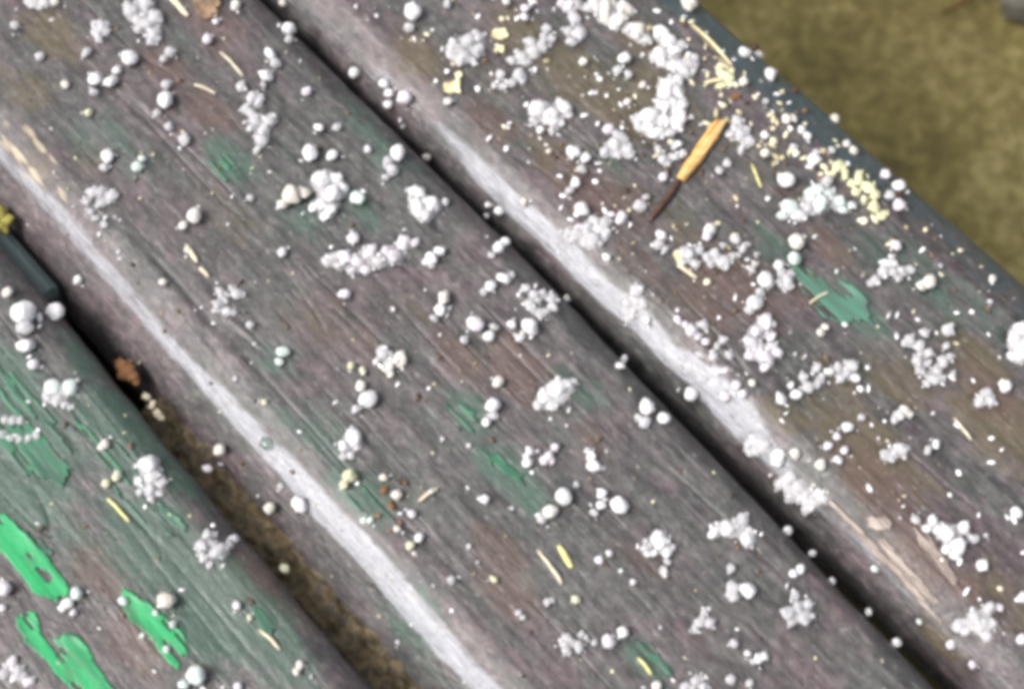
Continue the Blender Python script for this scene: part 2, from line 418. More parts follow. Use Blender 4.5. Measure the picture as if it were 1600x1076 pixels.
# the ice, in bench millimetres: along, across, height, radius, tone, label
STONES = [(-148.18, -33.97, 0.91, 1.23, 'd', 'small cloudy hailstone on the middle slat, far left of frothy lavender clump, leftmost'),
 (-129.6, -25.53, 0.83, 1.12, 'd', 'small cloudy hailstone on the middle slat, far left of frothy lavender clump, rightmost'),
 (-120.7, -18.68, 1.45, 1.96, 'w', 'large white hailstone on the middle slat, below frothy lavender clump'),
 (-121.49, -28.59, 1.44, 1.95, 'w', 'large white hailstone on the middle slat, far below frothy lavender clump, left one'),
 (-118.48, -25.95, 1.2, 1.62, 'w', 'medium white hailstone on the middle slat, far below frothy lavender clump'),
 (-120.23, -23.12, 0.89, 1.21, 'w', 'small white hailstone on the middle slat, below frothy lavender clump'),
 (-118.97, -30.9, 0.89, 1.2, 'd', 'small cloudy hailstone on the middle slat, far below frothy lavender clump'),
 (-105.09, -19.39, 1.57, 2.12, 'w', 'large white hailstone on the middle slat, far below frothy lavender clump, right one'),
 (-108.65, -16.5, 1.1, 1.48, 'd', 'medium cloudy hailstone on the middle slat, far below frothy lavender clump'),
 (-103.75, -22.88, 0.75, 1.01, 'd', 'small cloudy hailstone on the middle slat, far left of dark green stain, upper one'),
 (-98.76, -23.21, 0.81, 1.1, 'd', 'small cloudy hailstone on the middle slat, far left of dark green stain, lower one'),
 (-93.09, -22.66, 1.08, 1.46, 'd', 'medium cloudy hailstone on the middle slat, left of dark green stain'),
 (-112.82, -0.67, 0.94, 1.27, 'p', 'small pinkish hailstone on the middle slat, below tan leaf'),
 (-125.6, -34.91, 0.82, 1.11, 'c', 'small cream hailstone on the middle slat, far left of frothy lavender clump'),
 (-103.27, 17.15, -1.21, 1.79, 'w', 'medium white hailstone on the middle slat, far right of tan leaf'),
 (-99.76, 14.57, 0.28, 1.13, 'd', 'small cloudy hailstone on the middle slat, far above tall lavender clump'),
 (-98.78, 8.09, 1.04, 1.4, 'w', 'medium white hailstone on the middle slat, far above tall lavender clump'),
 (-95.82, 7.43, 0.97, 1.3, 'd', 'small cloudy hailstone on the middle slat, above tall lavender clump'),
 (-94.26, 3.5, 1.1, 1.49, 'w', 'medium white hailstone on the middle slat, above tall lavender clump'),
 (-93.01, 1.41, 0.62, 0.83, 'd', 'tiny cloudy hailstone on the middle slat, above tall lavender clump'),
 (-84.33, 8.08, 0.96, 1.29, 'p', 'small pinkish hailstone on the middle slat, right of tall lavender clump'),
 (-74.2, 3.59, 0.91, 1.23, 'w', 'small white hailstone on the middle slat, far right of tall lavender clump'),
 (-69.78, -2.59, 1.54, 2.09, 'w', 'large white hailstone on the middle slat, above large bright clump'),
 (-65.83, 1.15, 1.07, 1.45, 'w', 'medium white hailstone on the middle slat, above large bright clump'),
 (-101.68, -39.17, 1.21, 1.63, 'w', 'medium white hailstone on the middle slat, above streaky ice clump'),
 (-100.02, -41.73, 0.9, 1.22, 'd', 'small cloudy hailstone on the middle slat, above streaky ice clump'),
 (-94.52, -35.52, 1.0, 1.36, 'm', 'medium minty white hailstone on the middle slat, right of streaky ice clump'),
 (-95.87, -33.62, 0.74, 1.0, 'm', 'small minty white hailstone on the middle slat, far above streaky ice clump'),
 (-74.61, -34.06, 1.38, 1.87, 'c', 'large cream hailstone on the middle slat, above cream straw strip'),
 (-74.49, -37.29, 0.72, 0.98, 'c', 'small cream hailstone on the middle slat, above cream straw strip'),
 (-70.05, -20.95, 0.73, 0.98, 'd', 'small cloudy hailstone on the middle slat, below dark green stain'),
 (-115.11, -35.34, 0.75, 1.01, 'y', 'small yellowish hailstone on the middle slat, far above streaky ice clump'),
 (-115.78, -9.8, 1.14, 1.54, 'd', 'medium cloudy hailstone on the middle slat, right of frothy lavender clump'),
 (-115.42, -12.34, 0.83, 1.12, 'd', 'small cloudy hailstone on the middle slat, below frothy lavender clump'),
 (-134.72, -17.55, 0.77, 1.04, 'd', 'small cloudy hailstone on the middle slat, left of frothy lavender clump'),
 (-71.31, 6.96, 0.74, 1.01, 'd', 'small cloudy hailstone on the middle slat, far above large bright clump'),
 (-114.05, 23.01, -6.87, 1.19, 'c', "small cream hailstone on right slat's edge, far right of tan leaf"),
 (-63.52, -13.22, 1.72, 2.33, 'c', 'very large cream hailstone on the middle slat, left of large bright clump'),
 (-62.38, -10.61, 1.19, 1.61, 'c', 'medium cream hailstone on the middle slat, left of large bright clump, right one'),
 (-63.14, -16.13, 0.99, 1.34, 'c', 'medium cream hailstone on the middle slat, left of large bright clump, left one'),
 (-115.74, 4.23, 0.63, 0.85, 'p', 'tiny pinkish hailstone on the middle slat, right beside tan leaf'),
 (-116.37, 10.96, 1.05, 1.42, 'c', 'medium cream hailstone on the middle slat, right of tan leaf'),
 (-136.63, -34.88, 0.9, 1.21, 'd', 'small cloudy hailstone on the middle slat, far left of frothy lavender clump, second from left'),
 (-84.49, 42.39, 1.61, 2.18, 'w', 'large white hailstone on the right slat, far left of angular ice clump'),
 (-81.62, 38.84, 1.05, 1.41, 'd', 'medium cloudy hailstone on the right slat, left of angular ice clump'),
 (-66.8, 64.35, 0.91, 1.23, 'p', 'small pinkish hailstone on the right slat, far right of angular ice clump, upper one'),
 (-64.91, 62.65, 0.77, 1.04, 'p', 'small pinkish hailstone on the right slat, far right of angular ice clump, lower one'),
 (-68.36, 25.89, -2.36, 1.94, 'p', "large pinkish hailstone on right slat's edge, left of cream triangular scrap"),
 (-75.69, 25.35, -3.3, 1.39, 'w', "medium white hailstone on right slat's edge, far left of cream triangular scrap, second from left"),
 (-73.18, 24.68, -4.2, 1.2, 'w', "small white hailstone on right slat's edge, far left of cream triangular scrap"),
 (-71.81, 23.15, -6.45, 1.38, 'w', "medium white hailstone on right slat's edge, far left of cream triangular scrap, rightmost"),
 (-85.23, 23.05, -6.65, 1.39, 'w', "medium white hailstone on right slat's edge, far left of cream triangular scrap, leftmost"),
 (-61.56, 8.73, 0.67, 0.91, 'p', 'small pinkish hailstone on the middle slat, above large bright clump'),
 (-55.86, 13.16, 1.27, 1.9, 'w', 'large white hailstone on the middle slat, far right of large bright clump'),
 (-55.39, 9.68, 1.0, 1.36, 'd', 'medium cloudy hailstone on the middle slat, far right of large bright clump, upper one'),
 (-52.95, 9.13, 1.14, 1.53, 'd', 'medium cloudy hailstone on the middle slat, far right of large bright clump, lower one'),
 (-52.66, 6.68, 0.73, 0.99, 'd', 'small cloudy hailstone on the middle slat, right of large bright clump'),
 (-52.55, -2.04, 1.39, 1.88, 'm', 'large minty white hailstone on the middle slat, right of large bright clump'),
 (-34.15, 22.9, -7.37, 0.8, 'w', "tiny white hailstone on right slat's edge, far below bright headed clump"),
 (-30.55, 23.43, -6.04, 1.25, 'w', "small white hailstone on right slat's edge, far above melted ice ring"),
 (-26.75, 27.83, -1.45, 1.07, 'c', "small cream hailstone on right slat's edge, far below bright headed clump"),
 (-39.09, 72.44, 1.24, 1.68, 'w', 'medium white hailstone on the right slat, far above long white heap'),
 (-37.93, 69.16, 0.86, 1.16, 'd', 'small cloudy hailstone on the right slat, far left of long white heap'),
 (-35.1, 70.15, 0.82, 1.11, 'd', 'small cloudy hailstone on the right slat, left of long white heap'),
 (-27.83, 44.89, 1.21, 1.63, 'w', 'medium white hailstone on the right slat, below bright headed clump'),
 (-24.62, 45.82, 0.94, 1.27, 'w', 'small white hailstone on the right slat, far below bright headed clump'),
 (-23.11, 43.0, 0.94, 1.26, 'd', 'small cloudy hailstone on the right slat, far below bright headed clump, upper one'),
 (-21.4, 39.65, 1.0, 1.35, 'w', 'medium white hailstone on the right slat, far below bright headed clump'),
 (-20.67, 36.87, 0.83, 1.12, 'd', 'small cloudy hailstone on the right slat, far below bright headed clump, lower one'),
 (-26.83, 55.39, 0.95, 1.28, 'p', 'small pinkish hailstone on the right slat, far left of long white heap'),
 (-45.4, 64.47, 0.76, 1.03, 'c', 'small cream hailstone on the right slat, far above bright headed clump'),
 (-14.98, 35.41, 1.39, 1.87, 'w', 'large white hailstone on the right slat, far below bright headed clump'),
 (-6.67, 40.92, 1.15, 1.56, 'p', 'medium pinkish hailstone on the right slat, far left of tiny grain mat'),
 (-6.14, 46.42, 1.06, 1.43, 'd', 'medium cloudy hailstone on the right slat, far left of orange bark sliver'),
 (-7.1, 49.15, 0.73, 0.98, 'd', 'small cloudy hailstone on the right slat, far left of orange bark sliver'),
 (-8.34, 56.04, 0.93, 1.26, 'p', 'small pinkish hailstone on the right slat, left of orange bark sliver'),
 (-30.76, 70.78, 0.75, 1.02, 'c', 'small cream hailstone on the right slat, above long white heap'),
 (-59.14, 31.8, 0.61, 1.11, 'c', 'small cream hailstone on the right slat, right beside cream triangular scrap'),
 (-81.11, 50.89, 0.91, 1.23, 'd', 'small cloudy hailstone on the right slat, above angular ice clump'),
 (-71.4, 62.28, 0.84, 1.14, 'c', 'small cream hailstone on the right slat, far above angular ice clump'),
 (-65.71, 22.5, -8.38, 0.69, 'd', "tiny cloudy hailstone on right slat's edge, far left of cream triangular scrap"),
 (-29.63, 64.59, 0.68, 0.92, 'c', 'small cream hailstone on the right slat, left of long white heap'),
 (-38.18, 12.91, 0.58, 0.89, 'd', 'small cloudy hailstone on the middle slat, far right of pinkish white heap, upper one'),
 (-54.84, 20.94, -8.26, 1.0, 'c', "small cream hailstone on right slat's edge, far below cream triangular scrap"),
 (-32.71, 20.92, -8.47, 0.71, 'w', "tiny white hailstone on right slat's edge, far above melted ice ring"),
 (-32.15, 40.76, 0.47, 0.64, 'c', 'tiny cream hailstone on the right slat, below bright headed clump'),
 (-42.05, 98.28, -2.15, 2.18, 'c', 'large cream hailstone on the right slat, far left of teal edge'),
 (-22.03, 98.39, -2.65, 1.59, 'w', 'medium white hailstone on the right slat, right beside teal edge, left one'),
 (-13.01, 97.99, -2.36, 1.67, 'w', 'medium white hailstone on the right slat, right beside teal edge, right one'),
 (-20.44, 102.42, -6.05, 0.93, 'd', 'small cloudy hailstone on the right slat, right beside teal edge'), (-7.06, 89.79, 0.61, 0.83, 'd', 'tiny cloudy hailstone on the right slat, below teal edge'),
 (-0.14, 89.79, 0.88, 1.19, 'c', 'small cream hailstone on the right slat, far below teal edge, left one'),
 (0.86, 91.49, 0.46, 1.1, 'c', 'small cream hailstone on the right slat, far below teal edge, right one'),
 (4.38, 90.43, 0.66, 1.0, 'w', 'small white hailstone on the right slat, far left of yellow lichen crust, left one'),
 (6.72, 90.24, 0.69, 1.0, 'w', 'small white hailstone on the right slat, far left of yellow lichen crust, right one'),
 (5.1, 103.3, -7.17, 1.28, 'c', 'small cream hailstone on the right slat, far above yellow lichen crust'),
 (13.64, 97.42, -2.48, 1.09, 'c', 'small cream hailstone on the right slat, above yellow lichen crust, left one'),
 (15.79, 97.25, -2.39, 1.09, 'c', 'small cream hailstone on the right slat, above yellow lichen crust, right one'),
 (13.13, 91.96, 0.13, 0.91, 'd', 'small cloudy hailstone on the right slat, above yellow lichen crust'),
 (12.65, 86.18, 1.21, 1.63, 'w', 'medium white hailstone on the right slat, left of yellow lichen crust'),
 (11.3, 88.46, 0.74, 1.0, 'd', 'small cloudy hailstone on the right slat, left of yellow lichen crust'),
 (-0.46, 82.66, 0.74, 1.0, 'w', 'small white hailstone on the right slat, far right of orange bark sliver'),
 (3.21, 78.89, 0.84, 1.13, 'c', 'small cream hailstone on the right slat, far right of orange bark sliver'),
 (-0.68, 67.38, 0.8, 1.08, 'd', 'small cloudy hailstone on the right slat, right of orange bark sliver, lower one'),
 (-1.09, 70.34, 0.8, 1.09, 'd', 'small cloudy hailstone on the right slat, right of orange bark sliver, upper one'),
 (11.93, 77.19, 1.53, 2.07, 'w', 'large white hailstone on the right slat, far left of yellow lichen crust'),
 (25.51, 98.61, -3.02, 1.26, 'p', 'small pinkish hailstone on the right slat, right of yellow lichen crust'),
 (30.14, 98.42, -2.58, 1.71, 'w', 'medium white hailstone on the right slat, right of yellow lichen crust'),
 (30.83, 93.6, -0.48, 1.12, 'd', 'small cloudy hailstone on the right slat, right of yellow lichen crust'),
 (34.09, 92.87, 0.17, 1.52, 'p', 'medium pinkish hailstone on the right slat, right of yellow lichen crust'),
 (9.22, 54.24, 0.98, 1.33, 'c', 'medium cream hailstone on the right slat, above tiny grain mat'),
 (-19.88, 73.88, 0.85, 1.15, 'p', 'small pinkish hailstone on the right slat, right beside long white heap'),
 (-17.1, 70.77, 1.02, 1.37, 'p', 'medium pinkish hailstone on the right slat, right beside long white heap'),
 (-12.49, 65.2, 0.67, 0.91, 'w', 'small white hailstone on the right slat, right beside orange bark sliver'),
 (-14.7, 89.62, 0.75, 1.02, 'c', 'small cream hailstone on the right slat, below teal edge'),
 (6.62, 85.45, 0.81, 1.09, 'd', 'small cloudy hailstone on the right slat, far left of yellow lichen crust'),
 (-80.02, -78.45, 2.08, 2.94, 'w', 'very large white hailstone on the left slat, below dark beam, left one'),
 (-77.85, -72.65, -2.55, 2.17, 'w', 'very large white hailstone on the left slat, below dark beam, right one'),
 (-76.93, -80.23, 1.34, 1.81, 'd', 'large cloudy hailstone on the left slat, below dark beam'), (-73.15, -82.9, 1.27, 1.72, 'w', 'large white hailstone on the left slat, above three lobed clump'),
 (-68.49, -84.15, 1.01, 1.37, 'p', 'medium pinkish hailstone on the left slat, above three lobed clump'),
 (-87.67, -78.08, 0.74, 1.22, 'c', 'small cream hailstone on the left slat, left of dark beam'),
 (-42.09, -83.55, 0.8, 1.09, 'c', 'small cream hailstone on the left slat, far left of spidery ice clump'),
 (-41.82, -84.68, 0.62, 0.83, 'c', 'small cream hailstone on the left slat, far above pale yellow straw'),
 (-84.69, -62.91, -8.09, 1.22, 'w', "small white hailstone on middle slat's edge, right of dark beam"),
 (-68.67, -40.32, 0.65, 0.88, 'c', 'small cream hailstone on the middle slat, right beside cream straw strip'),
 (-65.71, -49.78, 0.65, 0.96, 'c', 'small cream hailstone on the middle slat, left of cream straw strip'),
 (-43.55, -41.41, 0.77, 1.04, 'd', 'small cloudy hailstone on the middle slat, right of open ice ring'),
 (-33.15, -40.19, 1.01, 1.37, 'm', 'medium minty white hailstone on the middle slat, far right of open ice ring'),
 (-31.65, -42.17, 0.79, 1.07, 'm', 'small minty white hailstone on the middle slat, far below open ice ring'),
 (-53.46, -24.34, 0.78, 1.06, 'p', 'small pinkish hailstone on the middle slat, far right of open ice ring'),
 (-27.48, -64.61, -7.95, 1.42, 'c', "medium cream hailstone on middle slat's edge, left of water drop"),
 (-26.37, -50.97, 0.34, 0.76, 'y', 'tiny yellowish hailstone on the middle slat, above water drop'),
 (-35.47, -20.84, 0.81, 1.09, 'p', 'small pinkish hailstone on the middle slat, below pinkish white heap, left one'),
 (-6.29, -44.53, 0.93, 1.25, 'w', 'medium white hailstone on the middle slat, far above bark crumbs'),
 (-60.18, -95.58, 0.81, 1.09, 'd', 'small cloudy hailstone on the left slat, left of three lobed clump, left one'),
 (-59.06, -94.32, 0.81, 1.09, 'd', 'small cloudy hailstone on the left slat, left of three lobed clump, right one'),
 (-61.72, -96.86, 0.75, 1.01, 'd', 'small cloudy hailstone on the left slat, far left of three lobed clump'),
 (-39.19, -43.65, 0.38, 0.52, 'd', 'tiny cloudy hailstone on the middle slat, below open ice ring'),
 (-35.59, -52.17, -0.18, 0.6, 'p', 'tiny pinkish hailstone on the middle slat, far above water drop'),
 (-28.91, 3.22, 1.04, 1.41, 'w', 'medium white hailstone on the middle slat, far right of pinkish white heap, right one'),
 (-28.66, 0.68, 1.14, 1.54, 'w', 'medium white hailstone on the middle slat, far right of pinkish white heap, left one'),
 (-28.82, -0.87, 0.72, 0.97, 'w', 'small white hailstone on the middle slat, far right of pinkish white heap'),
 (-27.24, -0.58, 0.65, 0.88, 'd', 'small cloudy hailstone on the middle slat, far right of pinkish white heap, lower one'),
 (-21.8, 17.51, -2.06, 1.24, 'w', 'small white hailstone on the middle slat, far above melted ice ring, right one'),
 (-20.51, 14.33, 0.47, 1.24, 'w', 'small white hailstone on the middle slat, far above melted ice ring, left one'),
 (-20.12, 11.61, 0.65, 0.88, 'd', 'small cloudy hailstone on the middle slat, far above melted ice ring'),
 (-13.6, 9.52, 1.1, 1.49, 'w', 'medium white hailstone on the middle slat, left of melted ice ring'),
 (-14.15, 5.98, 0.97, 1.31, 'w', 'medium white hailstone on the middle slat, far left of melted ice ring, upper one'),
 (-14.02, 3.85, 0.64, 0.87, 'd', 'small cloudy hailstone on the middle slat, far left of melted ice ring'),
 (-13.02, 11.69, 0.65, 0.88, 'd', 'small cloudy hailstone on the middle slat, above melted ice ring'),
 (-19.11, -3.93, 1.22, 1.65, 'c', 'medium cream hailstone on the middle slat, far above small lobed clump'),
 (-17.17, -6.61, 1.03, 1.39, 'w', 'medium white hailstone on the middle slat, far right of small lobed clump'),
 (-16.58, -9.1, 0.8, 1.08, 'd', 'small cloudy hailstone on the middle slat, far right of small lobed clump, left one'),
 (-34.95, -20.27, 0.84, 1.13, 'p', 'small pinkish hailstone on the middle slat, below pinkish white heap, right one'),
 (-9.22, -3.34, 1.34, 1.81, 'p', 'large pinkish hailstone on the middle slat, far left of melted ice ring'),
 (-4.76, -3.01, 0.95, 1.29, 'w', 'medium white hailstone on the middle slat, far left of melted ice ring, lower one'),
 (-5.67, -0.23, 0.8, 1.08, 'd', 'small cloudy hailstone on the middle slat, left of melted ice ring'),
 (-7.91, -7.6, 0.76, 1.03, 'd', 'small cloudy hailstone on the middle slat, far right of small lobed clump, right one'),
 (-3.63, 3.26, 0.83, 1.12, 'w', 'small white hailstone on the middle slat, left of melted ice ring'),
 (0.02, 5.62, 1.47, 1.98, 'w', 'large white hailstone on the middle slat, right beside melted ice ring'),
 (-2.02, 19.2, -5.36, 0.87, 'c', 'small cream hailstone on the middle slat, right of melted ice ring'),
 (18.15, 18.43, -5.3, 0.94, 'w', 'small white hailstone on the middle slat, far right of jagged ice chunk, upper one'),
 (20.13, 14.93, -0.5, 0.94, 'w', 'small white hailstone on the middle slat, far right of jagged ice chunk, lower one'),
 (-17.4, -29.69, 0.69, 0.94, 'y', 'small yellowish hailstone on the middle slat, left of small lobed clump, right one'),
 (-20.18, -30.89, 0.63, 0.85, 'y', 'small yellowish hailstone on the middle slat, left of small lobed clump, left one'),
 (-14.71, -32.55, 0.88, 1.19, 'c', 'small cream hailstone on the middle slat, left of small lobed clump'),
 (-11.06, -33.63, 1.5, 2.03, 'w', 'large white hailstone on the middle slat, below small lobed clump'),
 (-11.06, -36.71, 0.78, 1.05, 'd', 'small cloudy hailstone on the middle slat, below small lobed clump'),
 (5.27, -8.99, 0.94, 1.27, 'c', 'medium cream hailstone on the middle slat, far left of jagged ice chunk'),
 (8.77, -13.39, 1.31, 1.77, 'w', 'large white hailstone on the middle slat, far left of jagged ice chunk'),
 (10.7, -14.8, 0.75, 1.01, 'd', 'small cloudy hailstone on the middle slat, above mid green flake'),
 (10.66, -17.21, 0.78, 1.05, 'w', 'small white hailstone on the middle slat, above mid green flake'),
 (32.26, 11.59, 1.33, 1.86, 'w', 'large white hailstone on the middle slat, far right of jagged ice chunk'),
 (34.3, 8.99, 0.99, 1.34, 'd', 'medium cloudy hailstone on the middle slat, far right of jagged ice chunk'),
 (36.33, 13.1, 0.53, 1.35, 'w', 'medium white hailstone on the middle slat, far left of pinkish ice lumps'),
 (32.49, 8.76, 0.62, 0.84, 'd', 'small cloudy hailstone on the middle slat, far right of jagged ice chunk'),
 (22.27, -14.53, 0.74, 1.0, 'w', 'small white hailstone on the middle slat, right of mid green flake, upper one'),
 (22.7, -15.89, 0.62, 0.83, 'w', 'small white hailstone on the middle slat, right of mid green flake, lower one'),
 (25.97, -12.42, 0.92, 1.25, 'p', 'medium pinkish hailstone on the middle slat, right of mid green flake'),
 (25.35, -9.9, 0.68, 0.92, 'p', 'small pinkish hailstone on the middle slat, right of mid green flake, upper one'),
 (32.35, -5.32, 0.92, 1.25, 'w', 'medium white hailstone on the middle slat, far below jagged ice chunk'),
 (30.58, -4.96, 0.62, 0.83, 'd', 'small cloudy hailstone on the middle slat, far below jagged ice chunk'),
 (15.87, 27.97, -1.38, 1.04, 'w', "small white hailstone on right slat's edge, far below tiny grain mat"),
 (2.74, 44.59, 0.92, 1.24, 'w', 'small white hailstone on the right slat, left of tiny grain mat'), (4.16, 42.5, 0.98, 1.32, 'd', 'medium cloudy hailstone on the right slat, left of tiny grain mat'),
 (5.89, 42.98, 0.65, 0.88, 'd', 'small cloudy hailstone on the right slat, left of tiny grain mat'),
 (-1.71, 31.4, 0.47, 1.06, 'w', 'small white hailstone on the right slat, far right of melted ice ring'),
 (21.11, 32.34, 0.65, 1.04, 'p', 'small pinkish hailstone on the right slat, far below tiny grain mat'),
 (-24.8, -14.51, 0.45, 0.61, 'p', 'tiny pinkish hailstone on the middle slat, above small lobed clump'),
 (-4.39, -46.1, 0.68, 0.92, 'd', 'small cloudy hailstone on the middle slat, far above bark crumbs'),
 (7.08, -27.0, 0.37, 0.5, 'p', 'tiny pinkish hailstone on the middle slat, far left of mid green flake'),
 (12.09, -23.73, 0.37, 0.5, 'p', 'tiny pinkish hailstone on the middle slat, left of mid green flake'),
 (10.06, 52.69, 0.98, 1.33, 'p', 'medium pinkish hailstone on the right slat, right beside tiny grain mat'),
 (25.39, 66.93, 1.5, 2.03, 'c', 'large cream hailstone on the right slat, far above sea green flake'),
 (28.05, 63.51, 1.24, 1.67, 'm', 'medium minty white hailstone on the right slat, left of sea green flake'),
 (26.65, 59.6, 0.97, 1.32, 'w', 'medium white hailstone on the right slat, far left of sea green flake'),
 (27.56, 54.25, 1.55, 2.1, 'w', 'large white hailstone on the right slat, far right of tiny grain mat, upper one'),
 (28.77, 51.38, 0.81, 1.09, 'd', 'small cloudy hailstone on the right slat, far right of tiny grain mat'),
 (29.73, 48.16, 1.41, 1.91, 'w', 'large white hailstone on the right slat, far right of tiny grain mat, lower one'),
 (30.32, 46.12, 0.8, 1.08, 'd', 'small cloudy hailstone on the right slat, far above pinkish ice lumps'),
 (34.76, 23.93, -4.81, 1.78, 'w', "large white hailstone on right slat's edge, left of pinkish ice lumps"),
 (41.29, 30.74, 0.32, 1.19, 'p', 'small pinkish hailstone on the right slat, right beside pinkish ice lumps'),
 (43.88, 30.57, 0.14, 1.06, 'p', "small pinkish hailstone on right slat's edge, right beside pinkish ice lumps"),
 (41.4, 27.8, -1.33, 1.27, 'p', "medium pinkish hailstone on right slat's edge, below pinkish ice lumps"),
 (43.44, 33.68, 0.69, 0.93, 'c', 'small cream hailstone on the right slat, right beside pinkish ice lumps'),
 (45.2, 54.37, 0.7, 0.95, 'c', 'small cream hailstone on the right slat, below sea green flake, lower one'),
 (44.86, 56.17, 0.64, 0.86, 'c', 'small cream hailstone on the right slat, below sea green flake, upper one'),
 (41.48, 83.81, 0.98, 1.32, 'p', 'medium pinkish hailstone on the right slat, right beside outer frothy clump'),
 (52.9, 82.35, 1.16, 1.57, 'c', 'medium cream hailstone on the right slat, right of outer frothy clump'),
 (52.6, 80.21, 0.77, 1.05, 'c', 'small cream hailstone on the right slat, right of outer frothy clump'),
 (61.95, 95.3, -1.46, 0.96, 'c', 'small cream hailstone on the right slat, far right of outer frothy clump'),
 (65.67, 89.14, 0.48, 0.65, 'd', 'tiny cloudy hailstone on the right slat, far right of holey ice clump'),
 (51.93, 87.8, 0.39, 0.53, 'd', 'tiny cloudy hailstone on the right slat, right of outer frothy clump'),
 (82.41, 75.29, 1.0, 1.36, 'w', 'medium white hailstone on the right slat, far right of holey ice clump'),
 (65.35, 41.83, 0.93, 1.26, 'w', 'medium white hailstone on the right slat, below long ice chain'),
 (65.79, 46.01, 0.62, 0.84, 'd', 'small cloudy hailstone on the right slat, far right of long ice chain'),
 (65.32, 38.42, 0.74, 1.0, 'p', 'small pinkish hailstone on the right slat, far below long ice chain'),
 (81.28, 53.47, 0.8, 1.09, 'w', 'small white hailstone on the right slat, far below holey ice clump'),
 (80.87, 51.1, 0.77, 1.04, 'd', 'small cloudy hailstone on the right slat, far above bluish ice heap'),
 (61.56, 29.14, -0.42, 1.33, 'c', "medium cream hailstone on right slat's edge, above edge draped clump"),
 (59.08, 26.53, -1.99, 1.67, 'w', "large white hailstone on right slat's edge, above edge draped clump"),
 (65.31, 35.31, 0.77, 1.04, 'p', 'small pinkish hailstone on the right slat, above edge draped clump'),
 (68.64, 37.33, 0.77, 1.04, 'p', 'small pinkish hailstone on the right slat, right of edge draped clump, upper one'),
 (-34.07, -86.15, 0.86, 1.16, 'y', 'small yellowish hailstone on the left slat, above pale yellow straw, right one'),
 (-34.39, -88.87, 0.76, 1.03, 'y', 'small yellowish hailstone on the left slat, above pale yellow straw, left one'),
 (-29.33, -119.26, 1.37, 1.85, 'p', 'large pinkish hailstone on the left slat, left of long emerald flake'),
 (-26.2, -121.95, 0.59, 0.8, 'p', 'small pinkish hailstone on the left slat, below long emerald flake'),
 (-17.95, -108.37, 1.07, 1.44, 'm', 'medium minty white hailstone on the left slat, right of long emerald flake'),
 (-17.66, -111.15, 0.89, 1.2, 'w', 'medium white hailstone on the left slat, above widest emerald flake'),
 (-17.73, -112.56, 0.71, 0.96, 'w', 'small white hailstone on the left slat, above widest emerald flake'),
 (-15.32, -111.24, 0.59, 0.8, 'p', 'small pinkish hailstone on the left slat, above widest emerald flake'),
 (-4.0, -94.99, 1.48, 2.0, 'c', 'very large cream hailstone on the left slat, above short emerald flake'),
 (0.77, -97.06, 0.65, 0.88, 'd', 'small cloudy hailstone on the left slat, right beside short emerald flake'),
 (-10.2, -101.94, 0.77, 1.04, 'm', 'small minty white hailstone on the left slat, left of short emerald flake'),
 (4.32, -101.44, 0.64, 0.87, 'm', 'small minty white hailstone on the left slat, below short emerald flake'),
 (-1.52, -103.35, 0.41, 0.56, 'm', 'tiny minty white hailstone on the left slat, right beside short emerald flake, lower one'),
 (12.92, -100.1, 1.6, 2.16, 'm', 'very large minty white hailstone on the left slat, far below short emerald flake'),
 (12.56, -103.09, 0.87, 1.18, 'm', 'medium minty white hailstone on the left slat, far below short emerald flake'),
 (10.46, -84.12, 0.53, 0.72, 'y', 'tiny yellowish hailstone on the left slat, far below square ice clump'),
 (6.61, -84.58, 0.65, 0.88, 'p', 'small pinkish hailstone on the left slat, far below square ice clump'),
 (25.57, -82.6, 0.7, 0.95, 'c', 'small cream hailstone on the left slat, far below square ice clump'),
 (26.24, -83.89, 0.64, 0.86, 'c', 'small cream hailstone on the left slat, far right of short emerald flake'),
 (20.38, -95.0, 0.72, 0.98, 'p', 'small pinkish hailstone on the left slat, far right of short emerald flake'),
 (29.0, -82.41, 0.35, 0.47, 'd', 'tiny cloudy hailstone on the left slat, far below square ice clump'),
 (-3.97, -59.8, -4.71, 1.81, 'w', "large white hailstone on middle slat's edge, far below water drop"),
 (-8.96, -64.93, -7.97, 1.39, 'c', "medium cream hailstone on middle slat's edge, far below water drop"),
 (-10.43, -60.0, -5.69, 0.74, 'd', "tiny cloudy hailstone on middle slat's edge, below water drop"),
 (4.29, -70.93, -8.16, 1.13, 'y', "small yellowish hailstone on middle slat's edge, far right of square ice clump"),
 (-25.92, -69.26, -8.26, 1.0, 'p', "small pinkish hailstone on middle slat's edge, right of spidery ice clump"),
 (-3.62, -98.37, 0.47, 0.64, 'm', 'tiny minty white hailstone on the left slat, right beside short emerald flake, upper one'),
 (0.18, -48.25, 1.29, 1.74, 'y', 'large yellowish hailstone on the middle slat, left of bark crumbs'),
 (0.79, -50.37, 0.62, 1.03, 'y', 'small yellowish hailstone on the middle slat, left of bark crumbs'), (5.23, -42.66, 0.67, 0.91, 'c', 'small cream hailstone on the middle slat, above bark crumbs'),
 (10.43, -43.32, 0.79, 1.07, 'c', 'small cream hailstone on the middle slat, right beside bark crumbs'),
 (15.84, -43.59, 0.73, 0.98, 'p', 'small pinkish hailstone on the middle slat, right of bark crumbs'), (16.24, -48.25, 0.6, 0.82, 'c', 'small cream hailstone on the middle slat, below bark crumbs'),
 (9.84, -52.12, 0.0, 0.82, 'm', 'small minty white hailstone on the middle slat, left of bark crumbs'),
 (10.88, -51.12, 0.29, 0.74, 'm', 'tiny minty white hailstone on the middle slat, right beside bark crumbs'),
 (21.06, -45.89, 0.75, 1.02, 'w', 'small white hailstone on the middle slat, right of bark crumbs'),
 (21.03, -48.63, 0.75, 1.02, 'y', 'small yellowish hailstone on the middle slat, below bark crumbs'), (23.13, -48.91, 0.45, 0.61, 'c', 'tiny cream hailstone on the middle slat, below bark crumbs'),
